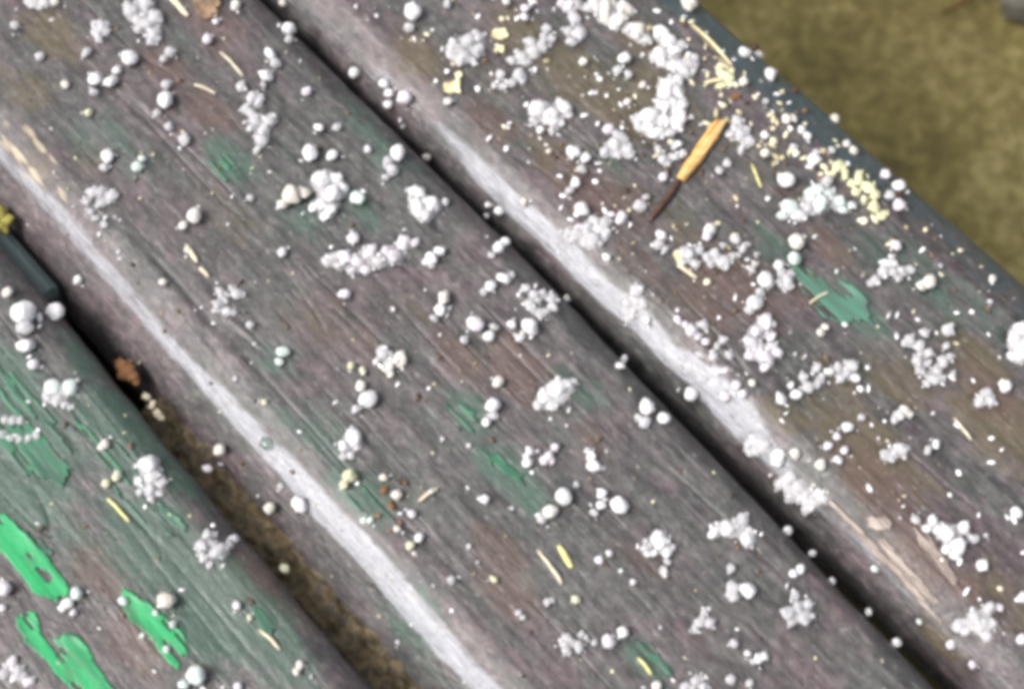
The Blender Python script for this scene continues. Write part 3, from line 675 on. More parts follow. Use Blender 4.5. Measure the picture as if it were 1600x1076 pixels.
 (24.12, -29.58, 0.79, 1.07, 'w', 'small white hailstone on the middle slat, below mid green flake'),
 (29.45, -26.44, 0.46, 0.62, 'd', 'tiny cloudy hailstone on the middle slat, below mid green flake'),
 (32.86, -46.88, 0.77, 1.05, 'd', 'small cloudy hailstone on the middle slat, far below bark crumbs'),
 (38.83, -40.14, 0.6, 0.81, 'y', 'small yellowish hailstone on the middle slat, far left of yellow slivers'),
 (29.61, -39.12, 0.42, 0.57, 'd', 'tiny cloudy hailstone on the middle slat, far below mid green flake'),
 (23.95, -17.02, 0.92, 1.25, 'w', 'medium white hailstone on the middle slat, right beside mid green flake'),
 (26.08, -13.81, 0.8, 1.08, 'p', 'small pinkish hailstone on the middle slat, right of mid green flake, lower one'),
 (27.06, -12.43, 0.55, 0.75, 'p', 'tiny pinkish hailstone on the middle slat, right of mid green flake'),
 (34.44, -6.65, 1.23, 1.66, 'w', 'large white hailstone on the middle slat, far below jagged ice chunk'),
 (34.88, -12.21, 0.55, 0.74, 'd', 'tiny cloudy hailstone on the middle slat, far right of mid green flake'),
 (35.32, -16.52, 1.52, 2.06, 'w', 'very large white hailstone on the middle slat, far right of mid green flake'),
 (35.72, -20.71, 1.15, 1.56, 'c', 'medium cream hailstone on the middle slat, above yellow slivers'),
 (35.79, -23.43, 0.85, 1.15, 'd', 'small cloudy hailstone on the middle slat, above yellow slivers'),
 (40.23, -9.46, 0.91, 1.24, 'w', 'medium white hailstone on the middle slat, far above ringed ice clump'),
 (41.9, -11.67, 0.85, 1.15, 'w', 'small white hailstone on the middle slat, far above yellow slivers'),
 (42.2, -13.88, 0.76, 1.02, 'd', 'small cloudy hailstone on the middle slat, far above yellow slivers'),
 (44.8, -8.85, 1.64, 2.22, 'w', 'very large white hailstone on the middle slat, far above ringed ice clump'),
 (50.66, -20.21, 0.78, 1.05, 'p', 'small pinkish hailstone on the middle slat, right of yellow slivers'),
 (51.03, -17.68, 0.6, 0.81, 'p', 'small pinkish hailstone on the middle slat, left of ringed ice clump'),
 (50.08, -35.09, 0.59, 0.8, 'd', 'small cloudy hailstone on the middle slat, below yellow slivers'), (50.48, -33.9, 0.53, 0.72, 'd', 'tiny cloudy hailstone on the middle slat, below yellow slivers'),
 (53.78, -30.07, 0.65, 0.88, 'y', 'small yellowish hailstone on the middle slat, above dim bottom clump'),
 (47.73, -41.01, 0.59, 0.8, 'd', 'small cloudy hailstone on the middle slat, far below yellow slivers'),
 (49.14, -41.04, 0.53, 0.72, 'd', 'tiny cloudy hailstone on the middle slat, far left of dim bottom clump'),
 (65.19, -31.07, 1.11, 1.51, 'p', 'medium pinkish hailstone on the middle slat, right of dim bottom clump'),
 (65.69, -27.48, 1.0, 1.35, 'w', 'medium white hailstone on the middle slat, right of dim bottom clump'),
 (63.13, -33.47, 0.53, 0.71, 'd', 'tiny cloudy hailstone on the middle slat, right beside dim bottom clump'),
 (78.57, -30.09, 0.81, 1.1, 'c', 'small cream hailstone on the middle slat, far right of dim bottom clump'),
 (59.07, -18.28, 0.54, 0.72, 'p', 'tiny pinkish hailstone on the middle slat, below ringed ice clump'),
 (55.62, -18.49, 0.42, 0.56, 'm', 'tiny minty white hailstone on the middle slat, left of ringed ice clump'),
 (33.27, -63.11, -8.59, 0.55, 'd', "tiny cloudy hailstone on middle slat's edge, far below bark crumbs"),
 (14.81, -36.82, 0.55, 0.74, 'd', 'tiny cloudy hailstone on the middle slat, right of bark crumbs'),
 (33.56, -40.12, 0.3, 0.4, 'd', 'tiny cloudy hailstone on the middle slat, far left of yellow slivers'),
 (31.15, -50.62, 0.12, 0.4, 'd', 'tiny cloudy hailstone on the middle slat, far below bark crumbs'),
 (59.87, 25.87, -2.73, 1.45, 'w', "medium white hailstone on right slat's edge, left of edge draped clump"),
 (67.35, 30.82, 0.46, 1.33, 'c', 'medium cream hailstone on the right slat, above edge draped clump'),
 (69.22, 34.63, 0.77, 1.04, 'p', 'small pinkish hailstone on the right slat, right of edge draped clump, lower one'),
 (72.44, 16.51, -5.15, 1.14, 'w', 'small white hailstone on the middle slat, below edge draped clump'),
 (79.68, 16.9, -5.4, 0.81, 'd', 'small cloudy hailstone on the middle slat, above cloudy ice clump'),
 (80.76, 8.63, 0.78, 1.05, 'w', 'small white hailstone on the middle slat, above cloudy ice clump, left one'),
 (81.01, 10.41, 0.62, 1.05, 'w', 'small white hailstone on the middle slat, above cloudy ice clump, right one'),
 (86.84, 15.57, -5.26, 1.01, 'w', 'small white hailstone on the middle slat, right of cloudy ice clump'),
 (96.87, 16.39, -5.35, 0.88, 'd', 'small cloudy hailstone on the middle slat, far right of cloudy ice clump'),
 (105.5, 15.84, -5.18, 1.11, 'w', 'small white hailstone on the middle slat, far left of lower corner heap'),
 (76.88, -1.67, 1.37, 1.85, 'w', 'large white hailstone on the middle slat, left of cloudy ice clump'),
 (74.43, -3.72, 1.13, 1.53, 'd', 'medium cloudy hailstone on the middle slat, below arching ice clump'),
 (76.13, -4.71, 0.74, 1.0, 'd', 'small cloudy hailstone on the middle slat, far left of cloudy ice clump, upper one'),
 (71.12, -0.65, 0.72, 0.97, 'd', 'small cloudy hailstone on the middle slat, below arching ice clump'),
 (82.92, -11.87, 0.76, 1.03, 'd', 'small cloudy hailstone on the middle slat, far left of cloudy ice clump, lower one'),
 (86.41, -11.17, 0.58, 0.79, 'w', 'small white hailstone on the middle slat, far left of cloudy ice clump'),
 (88.68, -10.3, 0.82, 1.1, 'w', 'small white hailstone on the middle slat, far below cloudy ice clump'),
 (89.1, -8.9, 0.7, 0.95, 'w', 'small white hailstone on the middle slat, below cloudy ice clump'),
 (88.38, -11.55, 0.52, 0.71, 'd', 'tiny cloudy hailstone on the middle slat, far below cloudy ice clump'),
 (87.98, -17.91, 0.81, 1.1, 'd', 'small cloudy hailstone on the middle slat, far below cloudy ice clump, left one'),
 (91.14, -15.32, 0.58, 0.78, 'd', 'small cloudy hailstone on the middle slat, far below cloudy ice clump, right one'),
 (103.77, 54.61, 0.91, 1.23, 'w', 'medium white hailstone on the right slat, far right of bluish ice heap'),
 (116.81, 40.89, 0.89, 1.2, 'p', 'medium pinkish hailstone on the right slat, far right of lower corner heap, upper one'),
 (122.82, 33.91, 0.88, 1.19, 'p', 'medium pinkish hailstone on the right slat, far right of lower corner heap, lower one'),
 (106.54, 39.77, 0.96, 1.29, 'w', 'medium white hailstone on the right slat, right of bluish ice heap'),
 (113.53, 24.18, -5.03, 0.99, 'p', "small pinkish hailstone on right slat's edge, below lower corner heap, left one"),
 (119.52, 24.27, -4.89, 0.98, 'p', "small pinkish hailstone on right slat's edge, below lower corner heap, right one"),
 (105.41, 23.41, -6.46, 0.72, 'm', "tiny minty white hailstone on right slat's edge, left of lower corner heap"),
 (91.28, 24.41, -4.84, 0.81, 'm', "small minty white hailstone on right slat's edge, below pink splinters"),
 (102.62, 45.83, 0.45, 0.61, 'd', 'tiny cloudy hailstone on the right slat, right of bluish ice heap')]
CLUMPS = [(1, 'd', 'frothy pale lavender ice clump near the top, left of the tan leaf',
  [(-132.39, -9.57, 0.8, 1.89), (-131.74, -5.98, 0.9, 2.13), (-126.47, -6.43, 0.79, 1.89), (-122.85, -9.63, 0.69, 1.64), (-126.68, -9.14, 0.63, 1.51), (-129.29, -9.88, 0.63, 1.51),
   (-121.87, -11.42, 0.47, 1.13), (-134.72, -9.12, 0.56, 1.33), (-126.76, -11.8, 0.47, 1.13)]),
 (1, 'd', 'hazy grey ice clump above the bright pair of hailstones, far upper left',
  [(-133.46, -18.5, 0.67, 1.6), (-135.29, -18.55, 0.48, 1.13), (-131.79, -18.42, 0.51, 1.22), (-131.58, -20.58, 0.47, 1.13), (-133.53, -16.85, 0.44, 1.04), (-133.47, -20.21, 0.43, 1.03)]),
 (1, 'c', 'flat cream ice clump cut off by the top edge, far upper left',
  [(-152.32, -27.29, 0.52, 1.23), (-150.58, -25.84, 0.6, 1.42), (-149.05, -23.94, 0.6, 1.42), (-147.95, -22.42, 0.52, 1.23), (-149.1, -25.6, 0.44, 1.04), (-150.78, -27.09, 0.36, 0.85)]),
 (1, 'd', 'tall lavender ice clump with two bright stones on the upper middle slat',
  [(-96.38, -3.03, 0.54, 1.3), (-91.9, -2.83, 0.62, 1.48), (-90.59, -6.01, 0.58, 1.38), (-90.12, -2.22, 0.58, 1.38), (-84.02, -3.53, 0.77, 1.83), (-86.54, -6.37, 0.62, 1.47),
   (-81.09, -8.51, 0.73, 1.73), (-79.54, -11.25, 0.42, 1.0), (-85.37, -8.65, 0.5, 1.19), (-83.09, -6.11, 0.5, 1.19), (-88.9, -5.88, 0.46, 1.1)]),
 (1, 'd', 'streaky half melted ice clump by the pale left edge of the middle slat',
  [(-96.22, -47.75, 0.56, 1.34), (-94.81, -45.85, 0.6, 1.43), (-92.29, -44.79, 0.56, 1.34), (-95.39, -50.17, 0.33, 1.07), (-92.53, -48.17, 0.49, 1.16), (-92.4, -51.11, 0.19, 1.07),
   (-87.49, -50.9, 0.2, 0.98), (-91.98, -46.44, 0.41, 0.98), (-90.25, -51.26, 0.08, 0.89)]),
 (1, 'w', 'large bright ice clump on the middle slat, left of the minty hailstone',
  [(-62.57, -4.85, 0.98, 2.34), (-60.38, -2.56, 0.64, 1.53), (-57.77, -5.46, 0.98, 2.33), (-57.71, -9.38, 0.68, 1.61), (-54.8, -8.59, 0.67, 1.61), (-54.35, -10.95, 0.52, 1.25),
   (-57.58, -3.0, 0.64, 1.53), (-57.99, -11.29, 0.49, 1.16)]),
 (2, 'd', "angular lavender ice clump at the right slat's top, left of the cream arc of ice",
  [(-69.55, 43.7, 0.88, 2.11), (-68.86, 47.37, 0.89, 2.11), (-68.43, 50.0, 0.69, 1.64), (-66.28, 43.68, 0.71, 1.68), (-65.48, 47.26, 0.71, 1.68), (-68.95, 41.87, 0.51, 1.21),
   (-65.65, 41.7, 0.51, 1.21), (-64.01, 44.53, 0.47, 1.12)]),
 (2, 'd', "curved arc of small ice grains at the right slat's top, above the cream scrap",
  [(-58.93, 64.68, 0.51, 1.22), (-58.56, 58.72, 0.55, 1.31), (-55.79, 60.2, 0.69, 1.64), (-55.69, 57.2, 0.71, 1.68), (-56.89, 53.96, 0.69, 1.63), (-57.46, 51.59, 0.51, 1.21),
   (-55.88, 63.2, 0.51, 1.22), (-54.73, 54.17, 0.49, 1.17), (-57.92, 62.51, 0.39, 0.94)]),
 (2, 'd', 'dim half melted ice clump right of the cream triangular scrap',
  [(-56.4, 46.7, 0.55, 1.3), (-53.14, 50.22, 0.66, 1.58), (-53.3, 45.0, 0.49, 1.16), (-52.59, 47.22, 0.49, 1.16), (-54.91, 43.59, 0.39, 0.93), (-51.33, 49.66, 0.39, 0.93)]),
 (2, 'w', 'ice clump with one bright round stone and a melted tail, upper right slat',
  [(-42.58, 47.08, 0.97, 2.3), (-38.73, 47.84, 0.77, 1.83), (-38.64, 51.7, 0.73, 1.75), (-36.9, 47.95, 0.65, 1.56), (-40.94, 43.82, 0.46, 1.1), (-38.08, 43.35, 0.42, 1.0), (-35.9, 45.26, 0.38, 0.91),
   (-36.55, 51.57, 0.39, 0.92), (-40.89, 52.34, 0.39, 0.92)]),
 (2, 'd', 'dim curved ice clump near the top of the right slat',
  [(-55.97, 71.73, 0.67, 1.61), (-52.44, 69.7, 0.75, 1.79), (-51.69, 66.66, 0.55, 1.31), (-54.83, 68.1, 0.49, 1.18), (-52.4, 66.23, 0.39, 0.94), (-58.29, 72.41, 0.4, 0.95)]),
 (2, 'p', 'pinkish ice clump cut off by the top edge on the right slat',
  [(-60.39, 73.23, 0.68, 1.61), (-59.24, 75.14, 0.56, 1.33), (-56.33, 78.36, 0.76, 1.8), (-62.07, 72.57, 0.48, 1.14), (-56.52, 76.32, 0.44, 1.04)]),
 (2, 'c', 'thick cream white ice heap at the top beside the dark teal edge',
  [(-52.87, 78.83, 0.95, 2.27), (-48.78, 79.44, 0.95, 2.27), (-49.8, 83.41, 0.8, 1.89), (-43.13, 80.92, 0.87, 2.07), (-39.88, 80.66, 0.67, 1.6), (-54.27, 82.03, 0.68, 1.61),
   (-45.25, 79.84, 0.59, 1.41), (-55.93, 79.87, 0.52, 1.23)]),
 (2, 'w', 'lavender ice heap just under the cream white heap by the teal edge',
  [(-38.8, 84.85, 0.79, 1.88), (-34.93, 84.22, 0.87, 2.06), (-34.11, 80.3, 0.86, 2.06), (-32.8, 83.67, 0.71, 1.68), (-32.43, 86.32, 0.59, 1.41), (-29.92, 80.42, 0.63, 1.49),
   (-28.0, 81.08, 0.66, 1.58), (-32.05, 79.08, 0.55, 1.3), (-34.79, 78.76, 0.51, 1.21)]),
 (2, 'w', 'long white ice heap above the orange bark sliver',
  [(-26.64, 75.27, 0.86, 2.04), (-25.67, 77.46, 0.7, 1.67), (-25.22, 73.16, 0.78, 1.85), (-23.07, 75.67, 0.66, 1.57), (-23.32, 70.59, 0.77, 1.84), (-23.0, 65.29, 0.85, 2.02),
   (-19.75, 67.13, 0.77, 1.83), (-17.14, 69.12, 0.77, 1.83), (-20.84, 63.23, 0.69, 1.64), (-24.4, 62.88, 0.58, 1.37), (-18.53, 63.77, 0.69, 1.64), (-16.48, 66.16, 0.57, 1.37),
   (-20.27, 74.11, 0.66, 1.56), (-21.99, 72.26, 0.58, 1.38), (-19.15, 71.7, 0.58, 1.38), (-22.4, 61.7, 0.46, 1.1)]),
 (2, 'd', 'bluish ice clump left of the orange bark sliver',
  [(-23.68, 56.39, 0.69, 1.64), (-22.83, 53.42, 0.76, 1.82), (-22.97, 50.71, 0.57, 1.36), (-19.9, 54.97, 0.65, 1.54), (-18.22, 54.82, 0.48, 1.13), (-20.35, 52.53, 0.48, 1.13),
   (-21.96, 56.21, 0.48, 1.14)]),
 (2, 'd', "faint melting ice clump touching the orange bark sliver's lower left",
  [(-14.76, 60.87, 0.46, 1.09), (-13.2, 64.58, 0.5, 1.18), (-9.93, 64.16, 0.46, 1.09), (-12.16, 59.79, 0.53, 1.27), (-11.06, 61.98, 0.48, 1.13), (-10.44, 59.59, 0.38, 0.9)]),
 (1, 'w', 'bright four stone ice clump above the pinkish white heap, right part of the middle slat',
  [(-44.55, 9.6, 0.79, 1.88), (-39.65, 10.14, 0.86, 2.05), (-40.97, 7.21, 0.82, 1.96), (-38.34, 6.97, 0.64, 1.51), (-43.64, 7.79, 0.49, 1.16)]),
 (2, 'p', "lavender ice clump on the right slat's pale edge below the large round hailstone",
  [(-8.74, 37.31, 0.63, 1.51), (-10.9, 35.84, 0.56, 1.33), (-9.36, 40.16, 0.37, 0.89), (-10.56, 33.43, 0.56, 1.33), (-12.02, 32.02, 0.31, 1.15), (-8.55, 35.04, 0.48, 1.15)]),
 (2, 'd', "violet tinted ice clump on the teal edge's inner side, near the top",
  [(-27.84, 86.21, 0.51, 1.21), (-27.23, 83.33, 0.7, 1.68), (-26.55, 81.03, 0.7, 1.67), (-25.5, 82.4, 0.51, 1.21), (-26.11, 84.9, 0.39, 0.93), (-28.89, 82.76, 0.39, 0.93)]),
 (2, 'd', "frothy ice clump right of the orange bark sliver's tip",
  [(-7.68, 80.68, 0.65, 1.56), (-6.36, 76.78, 0.5, 1.19), (-4.35, 78.57, 0.77, 1.82), (-1.83, 78.89, 0.5, 1.18), (-1.44, 75.69, 0.48, 1.13), (-6.97, 78.89, 0.46, 1.1), (-4.63, 80.62, 0.42, 1.0)]),
 (2, 'm', 'wide minty ice heap on the right slat, left of the yellow lichen crust',
  [(18.66, 80.74, 0.75, 1.79), (18.61, 84.56, 0.6, 1.44), (18.42, 78.78, 0.68, 1.61), (21.8, 78.17, 0.83, 1.96), (17.75, 72.81, 0.79, 1.87), (24.09, 82.62, 0.68, 1.61), (21.07, 82.71, 0.56, 1.34),
   (26.84, 84.07, 0.49, 1.16), (21.03, 73.12, 0.6, 1.42), (20.42, 75.98, 0.56, 1.34), (17.93, 69.76, 0.49, 1.16), (26.27, 81.71, 0.45, 1.07)]),
 (0, 'm', 'three lobed minty ice clump on the left slat under the biggest hailstones',
  [(-61.08, -84.39, 0.82, 1.95), (-58.35, -81.31, 0.75, 1.78), (-59.76, -86.3, 0.53, 1.27), (-55.67, -84.81, 0.39, 0.93), (-57.81, -85.32, 0.53, 1.27), (-58.84, -83.7, 0.53, 1.27),
   (-54.48, -84.21, 0.28, 0.67)]),
 (0, 'd', 'thin curved film of melting ice at the left picture edge',
  [(-59.21, -99.29, 0.39, 0.92), (-57.28, -98.3, 0.39, 0.92), (-55.79, -97.02, 0.39, 0.92), (-54.72, -95.45, 0.39, 0.92), (-53.86, -93.72, 0.39, 0.92)]),
 (1, 'd', "open ring of small ice grains on the middle slat's left half",
  [(-55.32, -41.43, 0.46, 1.09), (-52.94, -43.57, 0.51, 1.22), (-51.65, -38.88, 0.62, 1.48), (-54.11, -38.91, 0.37, 0.87), (-49.85, -43.45, 0.51, 1.21), (-51.89, -45.04, 0.36, 0.87),
   (-48.54, -42.3, 0.36, 0.87), (-52.39, -41.83, 0.33, 0.78), (-53.95, -41.89, 0.33, 0.78)]),
 (1, 'p', "wide pinkish white ice heap in the centre of the middle slat's upper half",
  [(-45.09, -9.31, 0.63, 1.5), (-42.62, -13.96, 0.74, 1.76), (-36.14, -1.59, 0.74, 1.77), (-34.85, -5.33, 0.78, 1.85), (-39.79, -9.09, 0.74, 1.76), (-36.56, -8.85, 0.66, 1.58),
   (-39.55, -12.59, 0.65, 1.54), (-36.5, -12.52, 0.55, 1.31), (-34.79, 0.57, 0.46, 1.1), (-38.88, -15.12, 0.48, 1.14), (-37.41, -5.83, 0.52, 1.23), (-44.46, -16.37, 0.67, 1.58),
   (-44.66, -18.18, 0.52, 1.23), (-41.78, -16.64, 0.48, 1.14)]),
 (1, 'd', 'melted glassy ice ring beside the dark gap, right side of the middle slat',
  [(-8.66, 11.82, 0.44, 1.05), (-6.08, 12.17, 0.46, 1.09), (-2.6, 14.76, -0.06, 1.39), (-0.51, 13.31, 0.3, 1.13), (-1.03, 10.95, 0.47, 1.13), (-4.97, 9.82, 0.55, 1.3), (-4.14, 11.89, 0.36, 0.87),
   (-3.11, 9.48, 0.46, 1.08), (-5.08, 13.98, 0.08, 0.96), (0.16, 2.51, 0.54, 1.29), (-1.16, 9.72, 0.47, 1.13)]),
 (1, 'c', 'small three lobed ice clump above the yellowish hailstone, middle of the middle slat',
  [(-17.99, -23.46, 0.65, 1.54), (-14.02, -21.67, 0.72, 1.71), (-14.34, -24.94, 0.5, 1.19), (-12.59, -25.47, 0.36, 0.85), (-17.35, -25.95, 0.36, 0.85), (-15.52, -22.99, 0.43, 1.03)]),
 (1, 'w', 'jagged bright white ice chunk leaning up right on the middle slat',
  [(15.38, -0.1, 0.93, 2.2), (15.27, -3.29, 0.78, 1.86), (15.91, 2.06, 0.71, 1.7), (15.14, -5.78, 0.5, 1.18), (16.51, 3.85, 0.45, 1.06), (17.41, -3.27, 0.53, 1.27), (17.08, -0.33, 0.53, 1.27)]),
 (1, 'w', 'three stone ice clump on green tinged wood right of the water drop',
  [(-6.67, -41.41, 0.81, 1.92), (-5.79, -44.65, 0.53, 1.25), (-4.14, -42.0, 0.44, 1.04), (-3.55, -44.97, 0.35, 0.83), (-5.36, -43.17, 0.39, 0.92)]),
 (2, 'd', "lavender ice clump sitting on the right slat's pale edge, below the melted ring",
  [(9.05, 30.91, 0.17, 1.57), (9.62, 27.76, -1.71, 1.39), (11.86, 26.41, -2.74, 1.38), (12.34, 29.89, -0.51, 1.13), (10.81, 26.07, -3.26, 0.87), (10.55, 29.23, -0.96, 0.96)]),
 (2, 'd', "slushy whitish ice patch along the top of the right slat's pale edge",
  [(-10.86, 30.27, -0.08, 1.68), (-7.32, 31.8, 0.53, 1.77), (-6.56, 35.4, 0.56, 1.33), (-13.25, 29.73, -0.55, 1.24), (-10.16, 32.37, 0.41, 1.24), (-6.01, 32.67, 0.41, 1.15)]),
 (2, 'd', 'scattered mat of many tiny ice grains on the right slat, below the orange bark sliver',
  [(10.36, 46.41, 0.65, 1.54), (11.17, 49.18, 0.46, 1.1), (14.28, 50.71, 0.52, 1.23), (14.25, 53.98, 0.37, 0.88), (14.92, 57.23, 0.46, 1.11), (17.93, 56.72, 0.44, 1.06), (17.76, 58.35, 0.33, 0.79),
   (17.43, 53.65, 0.37, 0.88), (17.82, 50.72, 0.63, 1.49), (15.7, 48.24, 0.46, 1.1), (13.34, 45.62, 0.46, 1.1), (23.27, 54.2, 0.37, 0.88), (22.66, 55.89, 0.37, 0.88), (9.17, 46.03, 0.56, 1.32),
   (10.92, 43.77, 0.46, 1.1), (16.06, 50.39, 0.41, 0.97), (13.8, 48.72, 0.41, 0.97), (18.43, 54.8, 0.33, 0.79), (21.12, 57.83, 0.3, 0.7)]),
 (2, 'd', 'bluish ice clump wedged between two bright stones left of the teal green paint flake',
  [(30.7, 58.01, 0.66, 1.57), (28.5, 58.86, 0.55, 1.31), (30.13, 60.08, 0.44, 1.05), (30.03, 56.59, 0.44, 1.05), (32.11, 57.68, 0.4, 0.96)]),
 (2, 'p', 'oval ring of ice with a bright stone on top, right slat beside the grey wood',
  [(34.96, 46.83, 0.8, 1.9), (35.06, 43.6, 0.65, 1.55), (38.28, 45.27, 0.47, 1.12), (36.33, 40.88, 0.72, 1.72), (42.05, 43.51, 0.5, 1.2), (40.42, 40.57, 0.72, 1.71), (42.79, 38.56, 0.45, 1.07),
   (38.25, 38.28, 0.54, 1.28), (40.25, 43.96, 0.47, 1.12), (42.59, 40.52, 0.43, 1.02), (38.14, 41.2, 0.47, 1.11)]),
 (2, 'p', "tangled pinkish ice lumps along the right slat's pale edge",
  [(25.86, 36.05, 0.54, 1.29), (25.03, 32.71, 0.48, 1.29), (22.82, 32.81, 0.35, 0.95), (31.53, 36.69, 0.47, 1.12), (35.04, 34.91, 0.47, 1.11), (29.27, 33.38, 0.43, 1.03), (32.91, 31.88, 0.25, 1.07),
   (36.28, 30.65, -0.13, 1.11), (37.33, 31.62, 0.18, 1.02), (30.38, 30.32, -0.4, 0.86), (35.01, 30.55, -0.29, 0.85), (27.15, 32.72, 0.34, 0.95), (31.67, 34.48, 0.36, 0.86)]),
 (2, 'w', 'long chain of ice grains slanting up right on the right slat',
  [(50.57, 47.35, 0.5, 1.19), (50.17, 43.54, 0.5, 1.19), (52.6, 42.41, 0.53, 1.27), (52.17, 39.02, 0.5, 1.18), (50.64, 35.71, 0.53, 1.27), (53.15, 46.06, 0.5, 1.19), (53.27, 48.78, 0.47, 1.11),
   (53.83, 51.01, 0.47, 1.11), (55.52, 53.6, 0.61, 1.45), (58.28, 51.97, 0.46, 1.11), (56.08, 49.35, 0.46, 1.11), (49.67, 39.89, 0.36, 0.85), (55.95, 51.62, 0.45, 1.06), (53.51, 44.3, 0.39, 0.93)]),
 (2, 'd', "frothy ice clump on the grey teal wood near the right slat's outer edge",
  [(44.39, 73.38, 0.51, 1.22), (44.27, 76.46, 0.52, 1.23), (43.71, 79.99, 0.63, 1.49), (46.84, 80.31, 0.55, 1.31), (47.75, 81.72, 0.46, 1.1), (47.74, 77.9, 0.37, 0.87), (45.86, 78.44, 0.46, 1.09),
   (43.15, 78.46, 0.37, 0.88), (44.26, 72.11, 0.33, 0.79)]),
 (2, 'd', 'biggest frothy ice clump full of holes, right half of the right slat',
  [(60.05, 68.38, 0.58, 1.38), (61.07, 72.05, 0.45, 1.08), (62.7, 68.76, 0.54, 1.29), (65.11, 69.03, 0.5, 1.2), (64.4, 65.79, 0.54, 1.28), (66.71, 64.34, 0.54, 1.28), (70.11, 64.89, 0.61, 1.45),
   (68.7, 69.75, 0.57, 1.37), (68.87, 71.79, 0.47, 1.11), (69.31, 67.29, 0.45, 1.07), (72.3, 69.06, 0.39, 0.94), (66.62, 73.25, 0.36, 0.86), (59.93, 66.77, 0.36, 0.86), (64.18, 76.63, 0.62, 1.47),
   (69.93, 62.97, 0.43, 1.02), (66.67, 66.96, 0.39, 0.94), (71.32, 66.53, 0.39, 0.94)]),
 (2, 'w', 'ice clump cut off by the right picture edge',
  [(75.62, 88.8, 0.83, 1.98), (76.05, 86.1, 0.72, 1.72), (79.55, 84.24, 0.83, 1.97), (77.93, 82.54, 0.45, 1.07), (77.59, 85.5, 0.54, 1.29), (78.05, 87.52, 0.72, 1.72)]),
 (2, 'c', 'cream ice clump under a single white stone near the right picture edge',
  [(80.65, 71.24, 0.57, 1.35), (80.91, 68.4, 0.53, 1.27), (82.69, 70.42, 0.46, 1.1), (80.76, 69.71, 0.43, 1.01), (81.66, 70.9, 0.39, 0.93)]),
 (2, 'c', 'small arched ice clump, lower right of the long ice chain',
  [(70.98, 54.63, 0.46, 1.1), (70.9, 52.54, 0.53, 1.26), (71.02, 51.04, 0.39, 0.92), (72.22, 54.51, 0.35, 0.84), (70.83, 53.75, 0.35, 0.84)]),
 (2, 'd', 'short melted ice clump above the big lower heap of the right slat',
  [(75.48, 43.33, 0.52, 1.25), (76.92, 46.66, 0.6, 1.42), (76.29, 45.28, 0.44, 1.04), (76.78, 43.71, 0.38, 0.91), (77.43, 48.29, 0.35, 0.83)]),
 (2, 'd', "flat slushy ice smear on the right slat's pale edge", [(53.27, 25.81, -3.16, 1.67), (52.71, 24.62, -4.65, 1.25), (55.11, 26.59, -2.64, 1.25), (54.86, 25.08, -4.14, 1.17)]),
 (0, 'w', 'spidery ice clump with a bright round head on the left slat, right of the straw',
  [(-32.0, -79.2, 0.68, 2.08), (-28.5, -79.77, 0.53, 1.49), (-30.1, -83.19, 0.49, 1.16), (-26.31, -79.67, 0.4, 1.24), (-26.94, -82.7, 0.52, 1.24), (-27.79, -84.34, 0.42, 0.99),
   (-24.9, -83.67, 0.41, 0.99), (-24.71, -81.47, 0.35, 0.82), (-28.88, -81.28, 0.45, 1.08)]),
 (0, 'd', 'square glassy ice clump on the left slat by the debris filled gap',
  [(-10.44, -79.65, 0.28, 1.06), (-9.09, -82.09, 0.58, 1.38), (-6.52, -75.71, -1.81, 1.14), (-5.55, -79.82, 0.58, 1.7), (-6.57, -83.45, 0.48, 1.13), (-4.54, -83.29, 0.34, 0.81),
   (-9.52, -78.39, -0.18, 0.82), (-5.56, -77.41, -0.65, 0.98), (-7.89, -80.13, 0.33, 0.98)]),
 (0, 'p', 'pinkish striped ice scraps in the lower left corner',
  [(-15.15, -126.86, 0.5, 1.18), (-12.66, -126.95, 0.5, 1.18), (-9.57, -126.92, 0.49, 1.18), (-14.09, -129.77, 0.49, 1.18), (-12.1, -128.2, 0.36, 0.86), (-11.44, -126.76, 0.33, 0.79),
   (-15.36, -128.4, 0.33, 0.79)]),
 (1, 'w', 'ice clump ringed round a bright stone, right of the yellow slivers on the middle slat',
  [(56.2, -7.5, 0.79, 1.87), (55.59, -10.78, 0.58, 1.38), (59.17, -8.07, 0.51, 1.22), (61.72, -11.84, 0.44, 1.05), (56.69, -11.48, 0.34, 0.81), (59.06, -6.65, 0.34, 0.81), (57.46, -10.61, 0.34, 0.81),
   (60.87, -9.7, 0.31, 0.73)]),
 (1, 'd', 'dim ice clump left of a lavender hailstone near the bottom edge',
  [(58.65, -37.06, 0.5, 1.19), (61.68, -36.46, 0.5, 1.19), (60.6, -39.16, 0.43, 1.03), (59.2, -38.49, 0.4, 0.95), (59.98, -34.25, 0.3, 0.71), (60.06, -36.81, 0.33, 0.79)]),
 (2, 'w', "ice clump draped over the right slat's pale edge at the start of the splintered ridge",
  [(64.17, 25.43, -3.64, 1.45), (63.45, 23.43, -6.44, 1.24), (67.27, 25.34, -3.72, 1.49), (66.96, 23.57, -6.17, 1.32), (71.86, 23.65, -6.1, 1.15), (71.65, 26.69, -2.57, 1.24),
   (71.6, 25.18, -4.03, 1.15), (69.27, 25.36, -3.87, 1.07), (69.0, 24.04, -5.53, 1.03), (73.32, 26.98, -2.48, 0.9)]),
 (1, 'w', 'bright arching ice clump on the middle slat near the dark gap',
  [(64.12, 5.37, 0.75, 1.8), (62.77, 2.14, 0.51, 1.22), (64.9, 9.26, 0.62, 1.47), (68.79, 6.77, 0.72, 1.71), (68.05, 8.43, 0.45, 1.06), (62.54, 4.35, 0.45, 1.06), (64.98, 7.21, 0.45, 1.06)]),
 (1, 'd', 'cloudy ice clump between a large hailstone and the dark gap, lower middle slat',
